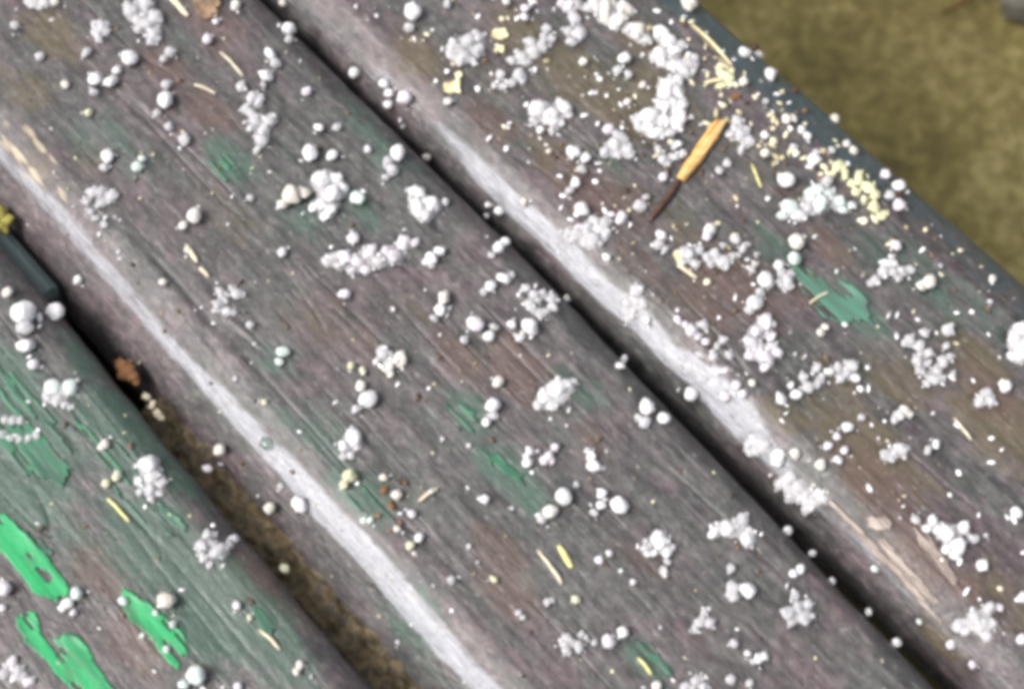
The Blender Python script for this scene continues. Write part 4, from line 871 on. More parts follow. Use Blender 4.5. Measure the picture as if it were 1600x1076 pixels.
  [(84.21, 5.46, 0.47, 1.12), (86.1, 1.49, 0.64, 1.52), (88.95, 3.59, 0.67, 1.6), (87.37, 6.15, 0.47, 1.12), (88.07, 0.5, 0.37, 0.88), (86.49, 3.77, 0.44, 1.04)]),
 (1, 'd', 'faint ice clump lower left of a large hailstone, lower middle slat',
  [(74.88, -14.09, 0.47, 1.11), (76.42, -12.4, 0.5, 1.19), (75.33, -15.79, 0.37, 0.87), (74.03, -11.62, 0.34, 0.8), (74.66, -12.88, 0.33, 0.8)]),
 (1, 'd', 'faint ice clump cut off by the bottom edge of the middle slat',
  [(83.3, -23.34, 0.46, 1.1), (82.5, -25.71, 0.43, 1.02), (85.21, -22.7, 0.46, 1.1), (83.65, -24.94, 0.36, 0.86), (83.23, -21.99, 0.3, 0.71)]),
 (2, 'w', 'bluish ice heap lying beside the pink splintered scar on the right slat',
  [(96.37, 39.8, 0.79, 1.88), (98.21, 43.42, 0.58, 1.39), (100.06, 39.17, 0.75, 1.79), (101.39, 43.38, 0.43, 1.02), (92.82, 39.68, 0.48, 1.14), (90.05, 37.18, 0.48, 1.15), (92.94, 37.48, 0.45, 1.06),
   (98.97, 37.02, 0.44, 1.06), (101.19, 37.31, 0.44, 1.05), (94.77, 38.94, 0.41, 0.98)]),
 (2, 'p', 'pinkish ice heap in the lower right corner above the dark gap',
  [(112.71, 30.69, 0.0, 1.4), (113.77, 34.11, 0.54, 1.28), (115.3, 35.9, 0.34, 0.8), (111.93, 27.46, -1.91, 1.39), (115.34, 29.95, -0.45, 1.19), (113.79, 27.48, -2.05, 1.03),
   (117.49, 29.62, -0.63, 1.19), (116.56, 32.39, 0.3, 1.0), (115.02, 31.45, 0.14, 1.04)])]

# wood soaked by melting ice, with contact shadow painted in: a damp map with half-millimetre cells round every stone
DS0, DT0 = -185.0, -160.0
DAMP_SHADE = np.zeros((680, 560))
def soak_and_shade(s, t, r):
    i, j, n = int((s - DS0) * 2), int((t - DT0) * 2), int(r * 5) + 2
    i0, i1, j0, j1 = max(0, i - n), min(680, i + n), max(0, j - n), min(560, j + n)
    if i1 > i0 and j1 > j0:
        ii, jj = np.meshgrid(np.arange(i0, i1) / 2 + DS0, np.arange(j0, j1) / 2 + DT0, indexing='ij')
        DAMP_SHADE[i0:i1, j0:j1] = np.maximum(DAMP_SHADE[i0:i1, j0:j1], np.exp(-((ii - s) ** 2 / 3.0 + (jj - t) ** 2) / (1.25 * r) ** 2))
for q in STONES:
    soak_and_shade(q[0], q[1], q[3])
for q in CLUMPS:
    for g in q[3]:
        soak_and_shade(g[0], g[1], g[3] * 1.15)

GROUND_Z = -0.42
bench = bpy.data.objects.new('garden_bench', None)
col.objects.link(bench)
bench.location = (0, 0, GROUND_Z)
bench.rotation_euler = (0, 0, AZ)
tag(bench, 'weathered slatted bench with peeling green paint, strewn with white hailstones', 'bench')
BZ = -GROUND_Z / MM                       # children work in mm above the ground

def make_slat(k):
    sl = SLATS[k]
    srow = np.concatenate([np.linspace(-620, -185, 30), np.linspace(-180, 150, 520), np.linspace(155, 620, 30)])
    tl0, w0 = sl['tl'], sl['tr'] - sl['tl']
    ntop = 176
    S, T, Z = [], [], []
    TH = sl['thick']
    L, Rr = sl['PL'][::-1], sl['PR']
    for s in srow:
        tl, tr = edge(sl, s)
        tt = np.linspace(tl + L[-1, 0], tr - Rr[0, 0], ntop)[1:-1]
        tm = (tl + tr) / 2
        side = np.linspace(-TH, L[0, 1], 10)[:-1]; sider = np.linspace(Rr[-1, 1], -TH, 10)[1:]
        t = np.concatenate([[tm], [tl + 1.5], tl + 0 * side, tl + L[:, 0], tt, tr - Rr[:, 0], tr + 0 * sider, [tr - 1.5], [tm]])
        z = np.concatenate([[-TH - 1], [-TH - 1], side, L[:, 1], 0 * tt, Rr[:, 1], sider, [-TH - 1], [-TH - 1]])
        S.append(np.full(t.shape, s)); T.append(t); Z.append(z)
    S, T, Z = np.array(S), np.array(T), np.array(Z)
    nu, nv = S.shape
    up = np.clip((Z + 12) / 8, 0, 1)
    Zr = Z + relief(S, T, 11 * k) * np.where(Z > -TH - 0.5, up, 0)
    # uneven side faces and a slightly wandering edge
    tl, tr = edge(sl, S)
    wl_, wr_ = L[-1, 0], Rr[0, 0]
    sidef = np.clip((tl + wl_ - T) / wl_, 0, 1) - np.clip((T - tr + wr_) / wr_, 0, 1)
    Tn = T + sidef * (1.3 * (fbm(S / 38, Z / 14 + k, 90 + k, 3) - 0.5) + 0.5 * (fbm(S / 8, Z / 3, 95 + k, 2) - 0.5))
    st = np.zeros((nu, nv, 4)); st[..., 3] = 1
    we = np.zeros((nu, nv, 4)); we[..., 3] = 1
    for c_, key in enumerate('grb'):
        st[..., c_] = blobs(STAIN[key], S, T) * (Z > -9)
    # pale band on the left edge: sky highlight painted into the worn wood's colour between two distances in from the side face
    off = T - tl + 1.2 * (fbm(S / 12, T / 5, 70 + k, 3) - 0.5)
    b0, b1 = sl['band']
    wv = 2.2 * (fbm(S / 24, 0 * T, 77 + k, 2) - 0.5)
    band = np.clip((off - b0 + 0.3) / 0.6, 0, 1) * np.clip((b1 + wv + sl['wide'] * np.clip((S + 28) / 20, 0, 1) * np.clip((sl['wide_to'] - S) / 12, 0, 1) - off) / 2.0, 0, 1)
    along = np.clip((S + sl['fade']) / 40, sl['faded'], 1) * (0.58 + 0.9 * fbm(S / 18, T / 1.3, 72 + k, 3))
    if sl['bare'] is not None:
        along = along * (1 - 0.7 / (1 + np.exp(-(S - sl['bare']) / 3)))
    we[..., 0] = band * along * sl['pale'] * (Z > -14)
    offr = tr - T + 1.0 * (fbm(S / 10, T / 4, 82 + k, 3) - 0.5)
    we[..., 1] = np.clip((wr_ - 1.2 - offr) / 1.0, 0, 1) * sl['teal'] * (0.5 + 0.5 * np.clip((22 - S) / 16, 0, 1))
    we[..., 2] = blobs(STAIN['cream'], S, T)
    dm = np.zeros((nu, nv, 4)); dm[..., 3] = 1
    di, dj = np.clip(((S - DS0) * 2).astype(int), 0, 679), np.clip(((T - DT0) * 2).astype(int), 0, 559)
    dm[..., 0] = DAMP_SHADE[di, dj] * (Z > -9) * (S > DS0) * (S < DS0 + 339)
    V = np.stack([S, Tn, Zr + BZ], -1).reshape(-1, 3) * MM
    o = grid_mesh('slat', V, nu, nv, WOOD, bench, {'stain': st.reshape(-1, 4), 'wear_sheen': we.reshape(-1, 4), 'damp_shade': dm.reshape(-1, 4)})
    o['label'] = sl['label']
    return o

slat_objs = [make_slat(k) for k in range(3)]

# cross beam under the slats, seen in the gap, and its legs
def box(name, s0, s1, t0, t1, z0, z1, m, parent, bev=2.0, ns=40, nt=30):
    pts = []
    ring = [(t0, z0), (t0, z1 - bev), (t0 + bev, z1), (t1 - bev, z1), (t1, z1 - bev), (t1, z0)]
    n = len(ring)
    ss = [s0, s0 + bev] + [s0 + bev + (s1 - s0 - 2 * bev) * k / 6 for k in range(1, 6)] + [s1 - bev, s1]
    for q, s in enumerate(ss):
        e = bev if q in (0, len(ss) - 1) else 0
        for (t, z) in ring:
            pts.append((s * MM, (t + (e if t < (t0 + t1) / 2 else -e)) * MM, (z - (e if z > z0 else 0) + BZ) * MM))
    F = [[q * n + j, q * n + (j + 1) % n, (q + 1) * n + (j + 1) % n, (q + 1) * n + j] for q in range(len(ss) - 1) for j in range(n)]
    F += [list(range(n))[::-1], [(len(ss) - 1) * n + j for j in range(n)]]
    return mesh_obj(name, pts, F, m, parent, False)
beam = box('cross_beam', -142, -78, -158, 103, -95, -43.5, TEAL, bench)
box('cross_beam', 420, 484, -158, 103, -95, -43.5, TEAL, bench)
for s0 in (-142, 420):
    for t0 in (-150, 45):
        box('leg', s0 + 4, s0 + 60, t0, t0 + 50, -BZ, -95.5, TEAL, bench)

# green painted spacer wedged between the left and middle slats
box('spacer', -112, -86, -76, -67.5, -40, -9, TEAL, bench, 1.5)

# ---- sheets that follow a slat's surface: paint flakes, splinters, bark scraps
def inside(poly, s, t):
    c = np.zeros(s.shape, bool); n = len(poly)
    for i in range(n):
        (x1, y1), (x2, y2) = poly[i], poly[i - 1]
        hit = ((y1 > t) != (y2 > t)) & (s < (x2 - x1) * (t - y1) / (y2 - y1 + 1e-12) + x1)
        c ^= hit
    return c

def pdist(poly, s, t):
    d = np.full(s.shape, 1e9); n = len(poly)
    for i in range(n):
        (x1, y1), (x2, y2) = poly[i], poly[i - 1]
        L = (x2 - x1) ** 2 + (y2 - y1) ** 2 + 1e-9
        q = np.clip(((s - x1) * (x2 - x1) + (t - y1) * (y2 - y1)) / L, 0, 1)
        d = np.minimum(d, np.hypot(s - x1 - q * (x2 - x1), t - y1 - q * (y2 - y1)))
    return d

def flake(name, k, poly, m, parent, lift=0.28, thick=0.3, jag=1.2, holes=0.0, step=0.3, curl=0.5, seed=0, origin=None):
    P = np.array(poly)
    s = np.arange(P[:, 0].min() - 1.5, P[:, 0].max() + 1.5, step)
    t = np.arange(P[:, 1].min() - 1.5, P[:, 1].max() + 1.5, step)
    S, T = np.meshgrid(s, t, indexing='ij')
    js = S + jag * 2.7 * (fbm(S / 9, T / 0.7, 31 + seed, 2) - 0.5); jt = T + jag * (fbm(S / 5, T / 3, 37 + seed, 2) - 0.5)
    keep = inside(poly, js, jt)
    if holes:
        keep &= fbm(S / 13, T / 0.95, 41 + seed, 3) > holes
    d = pdist(poly, S, T)
    Z = surf(k, S, T) + lift + curl * np.exp(-d / 0.9) * fbm(S / 6, T / 6, 43 + seed, 2)
    return sheet(name, S, T, Z, keep, thick, m, parent, origin)

def sheet(name, S, T, Z, keep, thick, m, parent=None, origin=None):
    cell = keep[:-1, :-1] & keep[1:, :-1] & keep[:-1, 1:] & keep[1:, 1:]
    nu, nv = S.shape
    idx = -np.ones(nu * nv, int)
    ci, cj = np.nonzero(cell)
    q = np.stack([ci * nv + cj, (ci + 1) * nv + cj, (ci + 1) * nv + cj + 1, ci * nv + cj + 1], 1)
    used = np.unique(q)
    if len(used) == 0:
        return None
    idx[used] = np.arange(len(used))
    q = idx[q]
    s_, t_, z_ = S.ravel()[used], T.ravel()[used], Z.ravel()[used]
    if parent is not None and origin is None:                       # child of the bench: bench millimetres
        V = np.stack([s_, t_, z_ + BZ], 1) * MM
    else:
        o0 = np.array(world(*origin))
        V = np.stack([(s_ * ES[0] + t_ * ET[0]) * MM, (s_ * ES[1] + t_ * ET[1]) * MM, z_ * MM], 1) - o0
    n = len(V)
    V2 = V.copy(); V2[:, 2] -= thick * MM
    ed = {}
    for f in q:
        for a, b in zip(f, np.roll(f, -1)):
            ed[(a, b)] = 1
    rim = [(a, b) for (a, b) in ed if (b, a) not in ed]
    F = q.tolist() + (q[:, ::-1] + n).tolist() + [[b, a, a + n, b + n] for a, b in rim]
    o = mesh_obj(name, np.vstack([V, V2]).tolist(), F, m, parent if origin is None else parent)
    if origin is not None and parent is None:
        o.location = world(*origin)
    return o

PAINT = {'e': GREEN, 'd': DULL, 's': SEA, 't': TEAL, 'p': PINK}
for i, (k, mk, nm, label, holes, poly) in enumerate([(0, 'e', 'paint_flake', 'long bright emerald flake running off the lower left slat', 0.34,
  [(-46.31, -110.57), (-45.15, -109.66), (-41.52, -109.33), (-37.4, -108.79), (-31.27, -108.55), (-22.98, -107.63), (-19.85, -108.45), (-18.98, -112.44), (-22.21, -114.63), (-26.96, -114.94),
   (-31.24, -115.04), (-35.2, -115.11), (-39.34, -115.35)]),
 (0, 'e', 'paint_flake', 'widest bright emerald flake at the bottom of the left slat', 0.34,
  [(-22.58, -121.05), (-21.77, -116.62), (-15.41, -118.31), (-10.92, -114.0), (-4.67, -112.93), (3.92, -113.62), (6.42, -114.89), (1.62, -120.23), (-2.13, -120.83), (-7.41, -121.48),
   (-12.85, -122.04), (-17.42, -122.98)]),
 (0, 'e', 'paint_flake', 'short bright emerald flake under a cream hailstone', 0.37,
  [(-13.72, -101.26), (-10.95, -99.6), (-6.23, -98.25), (-0.97, -97.33), (3.38, -96.33), (8.52, -98.24), (8.91, -101.93), (4.06, -102.52), (-1.39, -102.69), (-7.16, -103.52)]),
 (0, 'd', 'paint_flake', 'dull green patch above the emerald flakes', 0.47, [(-40.88, -107.5), (-36.61, -104.23), (-30.29, -105.27), (-27.1, -107.53), (-31.18, -109.18), (-36.59, -109.36)]),
 (0, 'd', 'paint_flake', 'dull streaky green paint by the left picture edge', 0.5,
  [(-77.12, -91.19), (-69.62, -87.6), (-54.79, -87.52), (-43.15, -90.6), (-40.11, -96.21), (-49.16, -101.81), (-58.92, -103.62)]),
 (0, 'd', 'paint_flake', 'thin green paint remnant in the middle of the left slat', 0.55, [(-52.87, -85.39), (-43.37, -81.73), (-26.03, -80.52), (-13.1, -81.56), (-16.57, -87.6), (-31.39, -88.73)]),
 (2, 's', 'paint_flake', 'sea green flake on the right slat', 0.33,
  [(27.75, 63.73), (32.79, 64.66), (37.18, 66.59), (41.37, 68.71), (46.56, 68.63), (50.66, 65.31), (47.96, 60.24), (44.03, 57.92), (38.82, 58.35), (32.62, 59.4)]),
 (1, 'd', 'paint_flake', 'mid green paint flake with ragged edges on the middle slat', 0.42,
  [(13.6, -21.88), (18.02, -20.04), (22.22, -19.95), (25.32, -19.53), (27.51, -20.87), (23.79, -21.99), (19.67, -22.79), (15.84, -23.22)]),
 (1, 'd', 'paint_flake', 'green paint remnant above the mid green flake', 0.5, [(1.05, -21.79), (2.84, -18.21), (7.8, -17.41), (13.63, -18.7), (11.7, -20.85), (7.32, -23.4)]),
 (1, 'd', 'paint_flake', 'dark green paint remnant on the upper middle slat', 0.47, [(-86.45, -21.1), (-85.11, -16.88), (-79.79, -16.41), (-76.12, -18.62), (-76.99, -23.17), (-81.91, -23.28)]),
 (1, 'd', 'paint_flake', 'dark green paint remnant near the bottom edge', 0.45, [(68.46, -25.94), (71.59, -24.53), (77.33, -25.04), (79.92, -26.93), (75.57, -28.37), (71.11, -27.84)]),
 (1, 'd', 'paint_flake', 'green paint remnant beside the bark crumbs', 0.5, [(0.42, -49.53), (3.35, -47.02), (8.01, -47.83), (10.75, -50.74), (7.03, -51.92), (3.46, -51.42)]),
 (0, 'd', 'paint_flake', 'small grass green paint remnant by the gap', 0.5, [(8.7, -81.97), (10.85, -79.58), (15.64, -79.87), (17.29, -82.93), (13.02, -84.2)]),
 (2, 'p', 'splinter', 'long thin pale ridge of splintered wood along the right slat edge', 0.0,
  [(73.8, 27.99), (81.6, 27.84), (93.48, 27.19), (103.25, 26.59), (109.73, 25.85), (109.0, 25.04), (102.52, 25.36), (92.95, 25.74), (81.27, 26.16), (74.34, 26.81)]),
 (2, 'p', 'splinter', 'broad pinkish splinter in the torn right slat edge', 0.3,
  [(88.46, 36.36), (90.83, 37.46), (94.77, 36.4), (100.09, 35.41), (105.92, 33.79), (105.3, 32.04), (100.05, 32.58), (94.26, 33.67)]),
 (2, 'p', 'splinter', None, 0.4, [(82.31, 29.51), (86.12, 34.19), (87.78, 33.41), (87.11, 30.04), (84.67, 28.2)]),
 (2, 'p', 'splinter', None, 0.35, [(86.68, 28.47), (89.7, 29.67), (97.59, 28.77), (105.54, 28.09), (105.47, 26.54), (97.64, 26.69), (89.58, 27.37)])]):
    o = flake(nm, k, poly, PAINT[mk], slat_objs[k], holes=holes, seed=i, jag=1.5 if nm == 'paint_flake' else 0.8)
    if o and label:
        o['label'] = label

# ------------------------------------------------------------------ moss and litter packed into the gap between two slats
s = np.linspace(-77, 190, 440); t = np.linspace(-78.5, -63.5, 34)
S, T = np.meshgrid(s, t, indexing='ij')
Z = -13.5 + 4.0 * (fbm(S / 4, T / 2.5, 201, 4) - 0.5) + 3.0 * (fbm(S / 22, T / 9, 205, 2) - 0.5) - 30 * np.clip((-50 - S) / 9, 0, 1)
V = np.stack([(S * ES[0] + T * ET[0]) * MM, (S * ES[1] + T * ET[1]) * MM, Z * MM], -1).reshape(-1, 3)
g = grid_mesh('moss_litter', V, len(s), len(t), MOSSY)
g['kind'] = 'stuff'
tag(g, 'brown mossy litter packed into the gap between left and middle slats', 'litter')

# ------------------------------------------------------------------ ground
def spaced(lim, fine, n):
    a = np.arange(-fine, fine + 1e-9, 0.008)
    b = fine + (lim - fine) * np.linspace(0, 1, n)[1:] ** 3
    return np.concatenate([-b[::-1], a, b])
gx = spaced(60, 0.9, 24); gy = spaced(60, 0.9, 24)
X, Y = np.meshgrid(gx, gy, indexing='ij')
Zg = GROUND_Z + 0.007 * (fbm(X / 0.03, Y / 0.03, 301, 3) - 0.62) * (np.maximum(abs(X), abs(Y)) < 1.0) + 0.002
go = grid_mesh('ground', np.stack([X, Y, Zg - 0.003], -1).reshape(-1, 3), len(gx), len(gy), GROUND)
go['kind'] = 'structure'

# ------------------------------------------------------------------ ice
def ico(sub):
    import bmesh
    bm = bmesh.new(); bmesh.ops.create_icosphere(bm, subdivisions=sub, radius=1.0)
    v = [x.co.copy() for x in bm.verts]; f = [[q.index for q in p.verts] for p in bm.faces]
    bm.free()
    return v, f

def stone_meshes(n, sub, amp, name):
    v, f = ico(sub); out = []
    for k in range(n):
        rnd = random.Random(k * 13 + sub)
        ph = [(Vector((rnd.gauss(0, 1), rnd.gauss(0, 1), rnd.gauss(0, 1))) * fq, rnd.random() * 6.28) for fq in (1.2, 1.2, 2.2, 2.2, 3.6, 3.6, 5.5)]
        vv = []
        for p in v:
            r = 1 + amp * sum(math.sin(p.dot(d) * 1.5 + a) / (1 + 0.35 * i) for i, (d, a) in enumerate(ph)) * 0.42
            vv.append(p * r)
        me = bpy.data.meshes.new(name)
        me.from_pydata([tuple(p) for p in vv], [], f)
        me.polygons.foreach_set('use_smooth', [True] * len(f))
        me.materials.append(ICE['w'])
        out.append(me)
    return out
ROUND = stone_meshes(10, 3, 0.19, 'hailstone')
LUMPY = stone_meshes(12, 2, 0.30, 'ice_grain')
def toned(base, tone, cache={}):
    key = (base.name, tone)
    if key not in cache:
        me = base.copy(); me.materials[0] = ICE[tone]; cache[key] = me
    return cache[key]

rs = random.Random(5)
for (s, t, z, r, tone, label) in STONES:
    me = toned(rs.choice(ROUND if r > 1.9 and tone != 'd' else LUMPY), tone)
    o = link('hailstone', me)
    o.location = world(s, t, z)
    e = rs.uniform(0.88, 1.08)
    o.scale = (r * MM * e, r * MM / e, r * MM * rs.uniform(0.78, 0.95))
    o.rotation_euler = (rs.uniform(-.5, .5), rs.uniform(-.5, .5), rs.uniform(0, 6.28))
    tag(o, label, 'hailstone', 'hailstones scattered over the bench')

for (k, tone, label, grains) in CLUMPS:
    cs = sum(q[0] for q in grains) / len(grains); ct = sum(q[1] for q in grains) / len(grains)
    base = world(cs, ct, float(surf(k, cs, ct, False)))
    root = bpy.data.objects.new('ice_clump', None); col.objects.link(root)
    root.location = base; root.empty_display_size = 0.005
    tag(root, label, 'ice clump', 'half melted ice clumps on the bench')
    for (s, t, z, r) in grains:
        tn = tone if (r > 1.6 or rs.random() < 0.4) else 'd'
        if r > 2.0 and tone == 'd': tn = 'w' if rs.random() < 0.4 else 'd'
        o = link('ice_grain', toned(rs.choice(LUMPY), tn), root)
        o.location = world(s, t, z) - base
        e = rs.uniform(0.8, 1.2)
        o.scale = (r * MM * e, r * MM / e, r * MM * rs.uniform(0.55, 0.85))
        o.rotation_euler = (rs.uniform(-.6, .6), rs.uniform(-.6, .6), rs.uniform(0, 6.28))
    for (s, t, z, r) in grains:                # froth of small grains frozen on to each larger one
        for _ in range(3 if r > 1.3 else 2):
            an, q = rs.uniform(0, 6.28), r * rs.uniform(0.2, 0.46)
            d = r * rs.uniform(0.5, 1.25)
            s2, t2 = s + d * math.cos(an), t + d * math.sin(an)
            o = link('ice_grain', toned(rs.choice(LUMPY), 'w' if rs.random() < 0.4 else 'd'), root)
            o.location = world(s2, t2, z + math.sqrt(max(0, r * r - d * d)) * 0.75 * rs.uniform(0.2, 1.0)) - base
            o.scale = (q * MM, q * MM, q * MM * 0.85); o.rotation_euler = (an, 0.4, an * 2)
    G = np.array(grains)
    rm = G[:, 3].max() * 1.5
    sv = np.arange(G[:, 0].min() - rm, G[:, 0].max() + rm, 0.4); tv = np.arange(G[:, 1].min() - rm, G[:, 1].max() + rm, 0.4)
    S, T = np.meshgrid(sv, tv, indexing='ij')
    H = np.zeros(S.shape)
    for (s, t, z, r) in grains:
        d2 = ((S - s) ** 2 + (T - t) ** 2) / (r * 1.28) ** 2
        H += np.exp(-d2 * 1.3) * 0.62 * r
    H = H * (0.5 + 1.0 * fbm(S / 1.2, T / 1.2, int(abs(cs) * 7), 2)) - 0.34
    keep = H > 0
    Zs = surf(k, S, T) + np.clip(H, 0, 1.8) * 0.95 + 0.12
    sheet('slush', S, T, Zs, keep, 0.1, SLUSH, root, (cs, ct, float(surf(k, cs, ct, False))))

# ------------------------------------------------------------------ straw, plant scraps, bark, crumbs
def blade(name, k, pts, width, m, label=None, cat=None, lift=0.5, parent=None, arch=0.35, group=None, flat=0.35):
    """a bent, tapered strip with a lens-shaped section lying on a slat"""
    pts = np.array(pts, float)
    L = np.r_[0, np.cumsum(np.hypot(*np.diff(pts, axis=0).T))]
    n = max(8, int(L[-1] / 0.7))
    u = np.linspace(0, L[-1], n)
    ps, pt = np.interp(u, L, pts[:, 0]), np.interp(u, L, pts[:, 1])
    sd_ = int(abs(pts[0, 0]) * 10 + k)
    ps = ps + 0.6 * (fbm(u / 5, 0 * u + 1, sd_, 2) - 0.5); pt = pt + 0.6 * (fbm(u / 5, 0 * u + 9, sd_, 2) - 0.5)
    z = surf(k, ps, pt) + lift + arch * np.sin(np.linspace(0, math.pi, n)) if k >= 0 else GAPZ + 3.5 + lift + 0 * ps
    w_ = width / 2 * (0.35 + 0.65 * np.sin(np.linspace(0.25, math.pi - 0.25, n)) ** 0.6) * (0.88 + 0.24 * fbm(u / 3.5, 0 * u, sd_ + 3, 2))
    ds, dt = np.gradient(ps), np.gradient(pt); q = np.hypot(ds, dt); ns_, nt_ = -dt / q, ds / q
    c0 = world(ps.mean(), pt.mean(), float(z.min() - lift * 0.5))
    V, F = [], []
    for i in range(n):
        for a in range(8):
            an = a * math.pi / 4
            V.append(world(ps[i] + ns_[i] * w_[i] * math.cos(an), pt[i] + nt_[i] * w_[i] * math.cos(an), z[i] + w_[i] * flat * math.sin(an)) - c0)
    for i in range(n - 1):
        for a in range(8):
            F.append([i * 8 + a, i * 8 + (a + 1) % 8, (i + 1) * 8 + (a + 1) % 8, (i + 1) * 8 + a])
    F += [list(range(8))[::-1], [(n - 1) * 8 + a for a in range(8)]]
    o = mesh_obj(name, V, F, m, None)
    if parent is None:
        o.location = c0
        tag(o, label, cat, group)
    else:
        o.parent = parent
        o.location = c0 - parent.location
    return o

MATS = {'straw': STRAW, 'ystraw': YSTRAW, 'cream': CREAM, 'lichen': LICHEN, 'tan': TAN, 'rust': RUST, 'ymoss': YMOSS, 'brown': BROWN, 'orange': ORANGE}
for (k, pts, wd, mk, label) in [(1, [(-130.44, 0.23), (-126.6, 0.37), (-121.74, -0.09)], 1.62, 'straw', 'broad cream straw blade left of the tan leaf at the top'),
 (1, [(-107.98, -0.39), (-103.75, -0.25), (-98.56, -0.69)], 0.73, 'straw', 'thin pale straw below the tan leaf'),
 (1, [(-104.78, -11.0), (-101.9, -10.04), (-98.78, -9.08)], 0.73, 'straw', 'short pinkish straw strip below the thin pale straw'),
 (1, [(-70.22, -39.98), (-67.31, -40.3), (-64.52, -40.74)], 1.18, 'straw', 'cream straw strip on the middle slat above the open ice ring'),
 (1, [(-63.31, -40.91), (-61.54, -40.96), (-59.88, -41.11)], 1.03, 'straw', 'shorter cream straw fragment just under the cream straw strip'),
 (0, [(-31.43, -90.77), (-27.69, -90.58), (-23.87, -90.28)], 0.73, 'ystraw', 'thin pale yellow straw left below the spidery ice clump'),
 (0, [(14.06, -84.44), (17.29, -83.73), (20.27, -83.69)], 0.73, 'straw', 'pale straw on the left slat beside the grass green paint'),
 (1, [(40.11, -28.59), (44.21, -28.97), (49.48, -29.7)], 0.88, 'straw', 'longer paler one of the two yellow slivers on the middle slat'),
 (1, [(42.13, -24.62), (44.75, -25.15), (47.94, -25.67)], 1.32, 'ystraw', 'shorter brighter one of the two yellow slivers on the middle slat'),
 (1, [(71.55, -29.03), (73.71, -29.06), (76.35, -29.37)], 0.73, 'ystraw', 'thin yellow straw near the bottom edge by dark green paint'),
 (1, [(14.49, -40.29), (14.58, -37.97), (14.95, -35.33)], 0.88, 'straw', 'short pale straw pointing up right beside the bark crumbs'),
 (2, [(3.07, 74.58), (5.82, 73.11), (9.23, 71.61)], 0.73, 'ystraw', 'thin yellow straw right of the orange bark sliver'),
 (2, [(-36.32, 93.29), (-29.57, 92.69), (-24.44, 92.08), (-20.42, 91.42)], 0.88, 'cream', 'long thin cream strip along the inside of the teal edge'),
 (2, [(10.91, 42.01), (13.51, 42.38), (16.28, 43.21)], 1.03, 'straw', 'cream straw under the mat of tiny ice grains'),
 (2, [(-20.85, 82.48), (-19.59, 85.01), (-17.96, 87.39)], 1.03, 'cream', 'cream straw pointing left from the yellow green tuft'),
 (1, [(-96.08, -21.53), (-94.29, -21.71), (-91.68, -22.34)], 0.73, 'straw', 'tiny pale straw under a white hailstone on the upper middle slat'),
 (2, [(79.74, 61.15), (82.04, 60.7), (85.61, 60.09)], 0.73, 'straw', 'pale straw on the tan wood near the right picture edge'),
 (2, [(38.28, 58.01), (38.39, 61.1), (39.17, 63.71)], 0.59, 'straw', 'tiny pale fibre lying over the sea green flake')]:
    blade('straw', k, pts, wd, MATS[mk], label, 'straw', group='straw bits on the bench')

def scrap(name, k, poly, mk, label, cat, lift=0.5, thick=0.5, curl=0.9, seed=0):
    P = np.array(poly)
    c = P.mean(0)
    o = flake(name, k, poly, MATS[mk], None, lift=lift, thick=thick, jag=1.0, step=0.3, curl=curl, seed=seed,
              origin=(c[0], c[1], float(surf(k, c[0], c[1], False))))
    return tag(o, label, cat)
for i, (nm, k, poly, mk, label, cat) in enumerate([('plant_scrap', 2, [(-64.8, 40.3), (-62.74, 39.76), (-60.82, 36.83), (-58.33, 35.69), (-60.29, 34.07), (-62.99, 33.29), (-63.5, 36.66)], 'cream',
  "cream triangular scrap on the right slat's rounded edge", 'plant scrap'),
 ('plant_scrap', 2, [(-67.81, 53.57), (-66.04, 56.71), (-63.66, 55.87), (-63.37, 53.89), (-65.36, 52.25)], 'cream', 'cream scrap between the angular clump and the arc of ice', 'plant scrap'),
 ('plant_scrap', 2, [(-64.43, 50.99), (-62.79, 53.38), (-60.58, 51.83), (-62.0, 49.68)], 'cream', 'smaller cream scrap just below another cream scrap', 'plant scrap'),
 ('leaf', 1, [(-129.09, 5.9), (-124.31, 11.21), (-120.51, 9.51), (-117.73, 6.13), (-117.68, 3.26), (-120.64, 2.3), (-124.33, 3.49)], 'tan', 'tan brown leaf piece cut off by the top edge', 'leaf'),
 ('plant_scrap', 2, [(7.81, 43.36), (8.48, 45.63), (10.5, 45.34), (11.83, 42.78), (9.91, 42.15)], 'cream', 'angular cream scrap left in the mat of tiny grains', 'plant scrap')]):
    scrap(nm, k, poly, mk, label, cat, seed=100 + i)

def lump(name, k, grains, mk, label, cat, part):
    """a crust of several fused lumps; each lump is a part"""
    cs = sum(q[0] for q in grains) / len(grains); ct = sum(q[1] for q in grains) / len(grains)
    kk = max(k, 0)
    base = world(cs, ct, float(surf(kk, cs, ct, False)) if k >= 0 else GAPZ)
    root = bpy.data.objects.new(name, None); col.objects.link(root); root.location = base
    tag(root, label, cat)
    for (s, t, z, r) in grains:
        me = rs.choice(LUMPY).copy(); me.materials[0] = MATS[mk]
        o = link(part, me, root)
        o.location = world(s, t, z) - base
        e = rs.uniform(0.7, 1.4)
        o.scale = (r * MM * e, r * MM / e, r * MM * 0.5)
        o.rotation_euler = (rs.uniform(-.3, .3), rs.uniform(-.3, .3), rs.uniform(0, 6.28))
        for _ in range(4):                     # little frills round each lobe
            an, q, d = rs.uniform(0, 6.28), r * rs.uniform(0.22, 0.42), r * rs.uniform(0.5, 1.25)
            c = link(part, me, root)
            c.location = world(s + d * math.cos(an), t + d * math.sin(an), z + r * rs.uniform(0, 0.4)) - base
            c.scale = (q * MM * e, q * MM / e, q * MM * 0.6); c.rotation_euler = (an, 0.5, an)
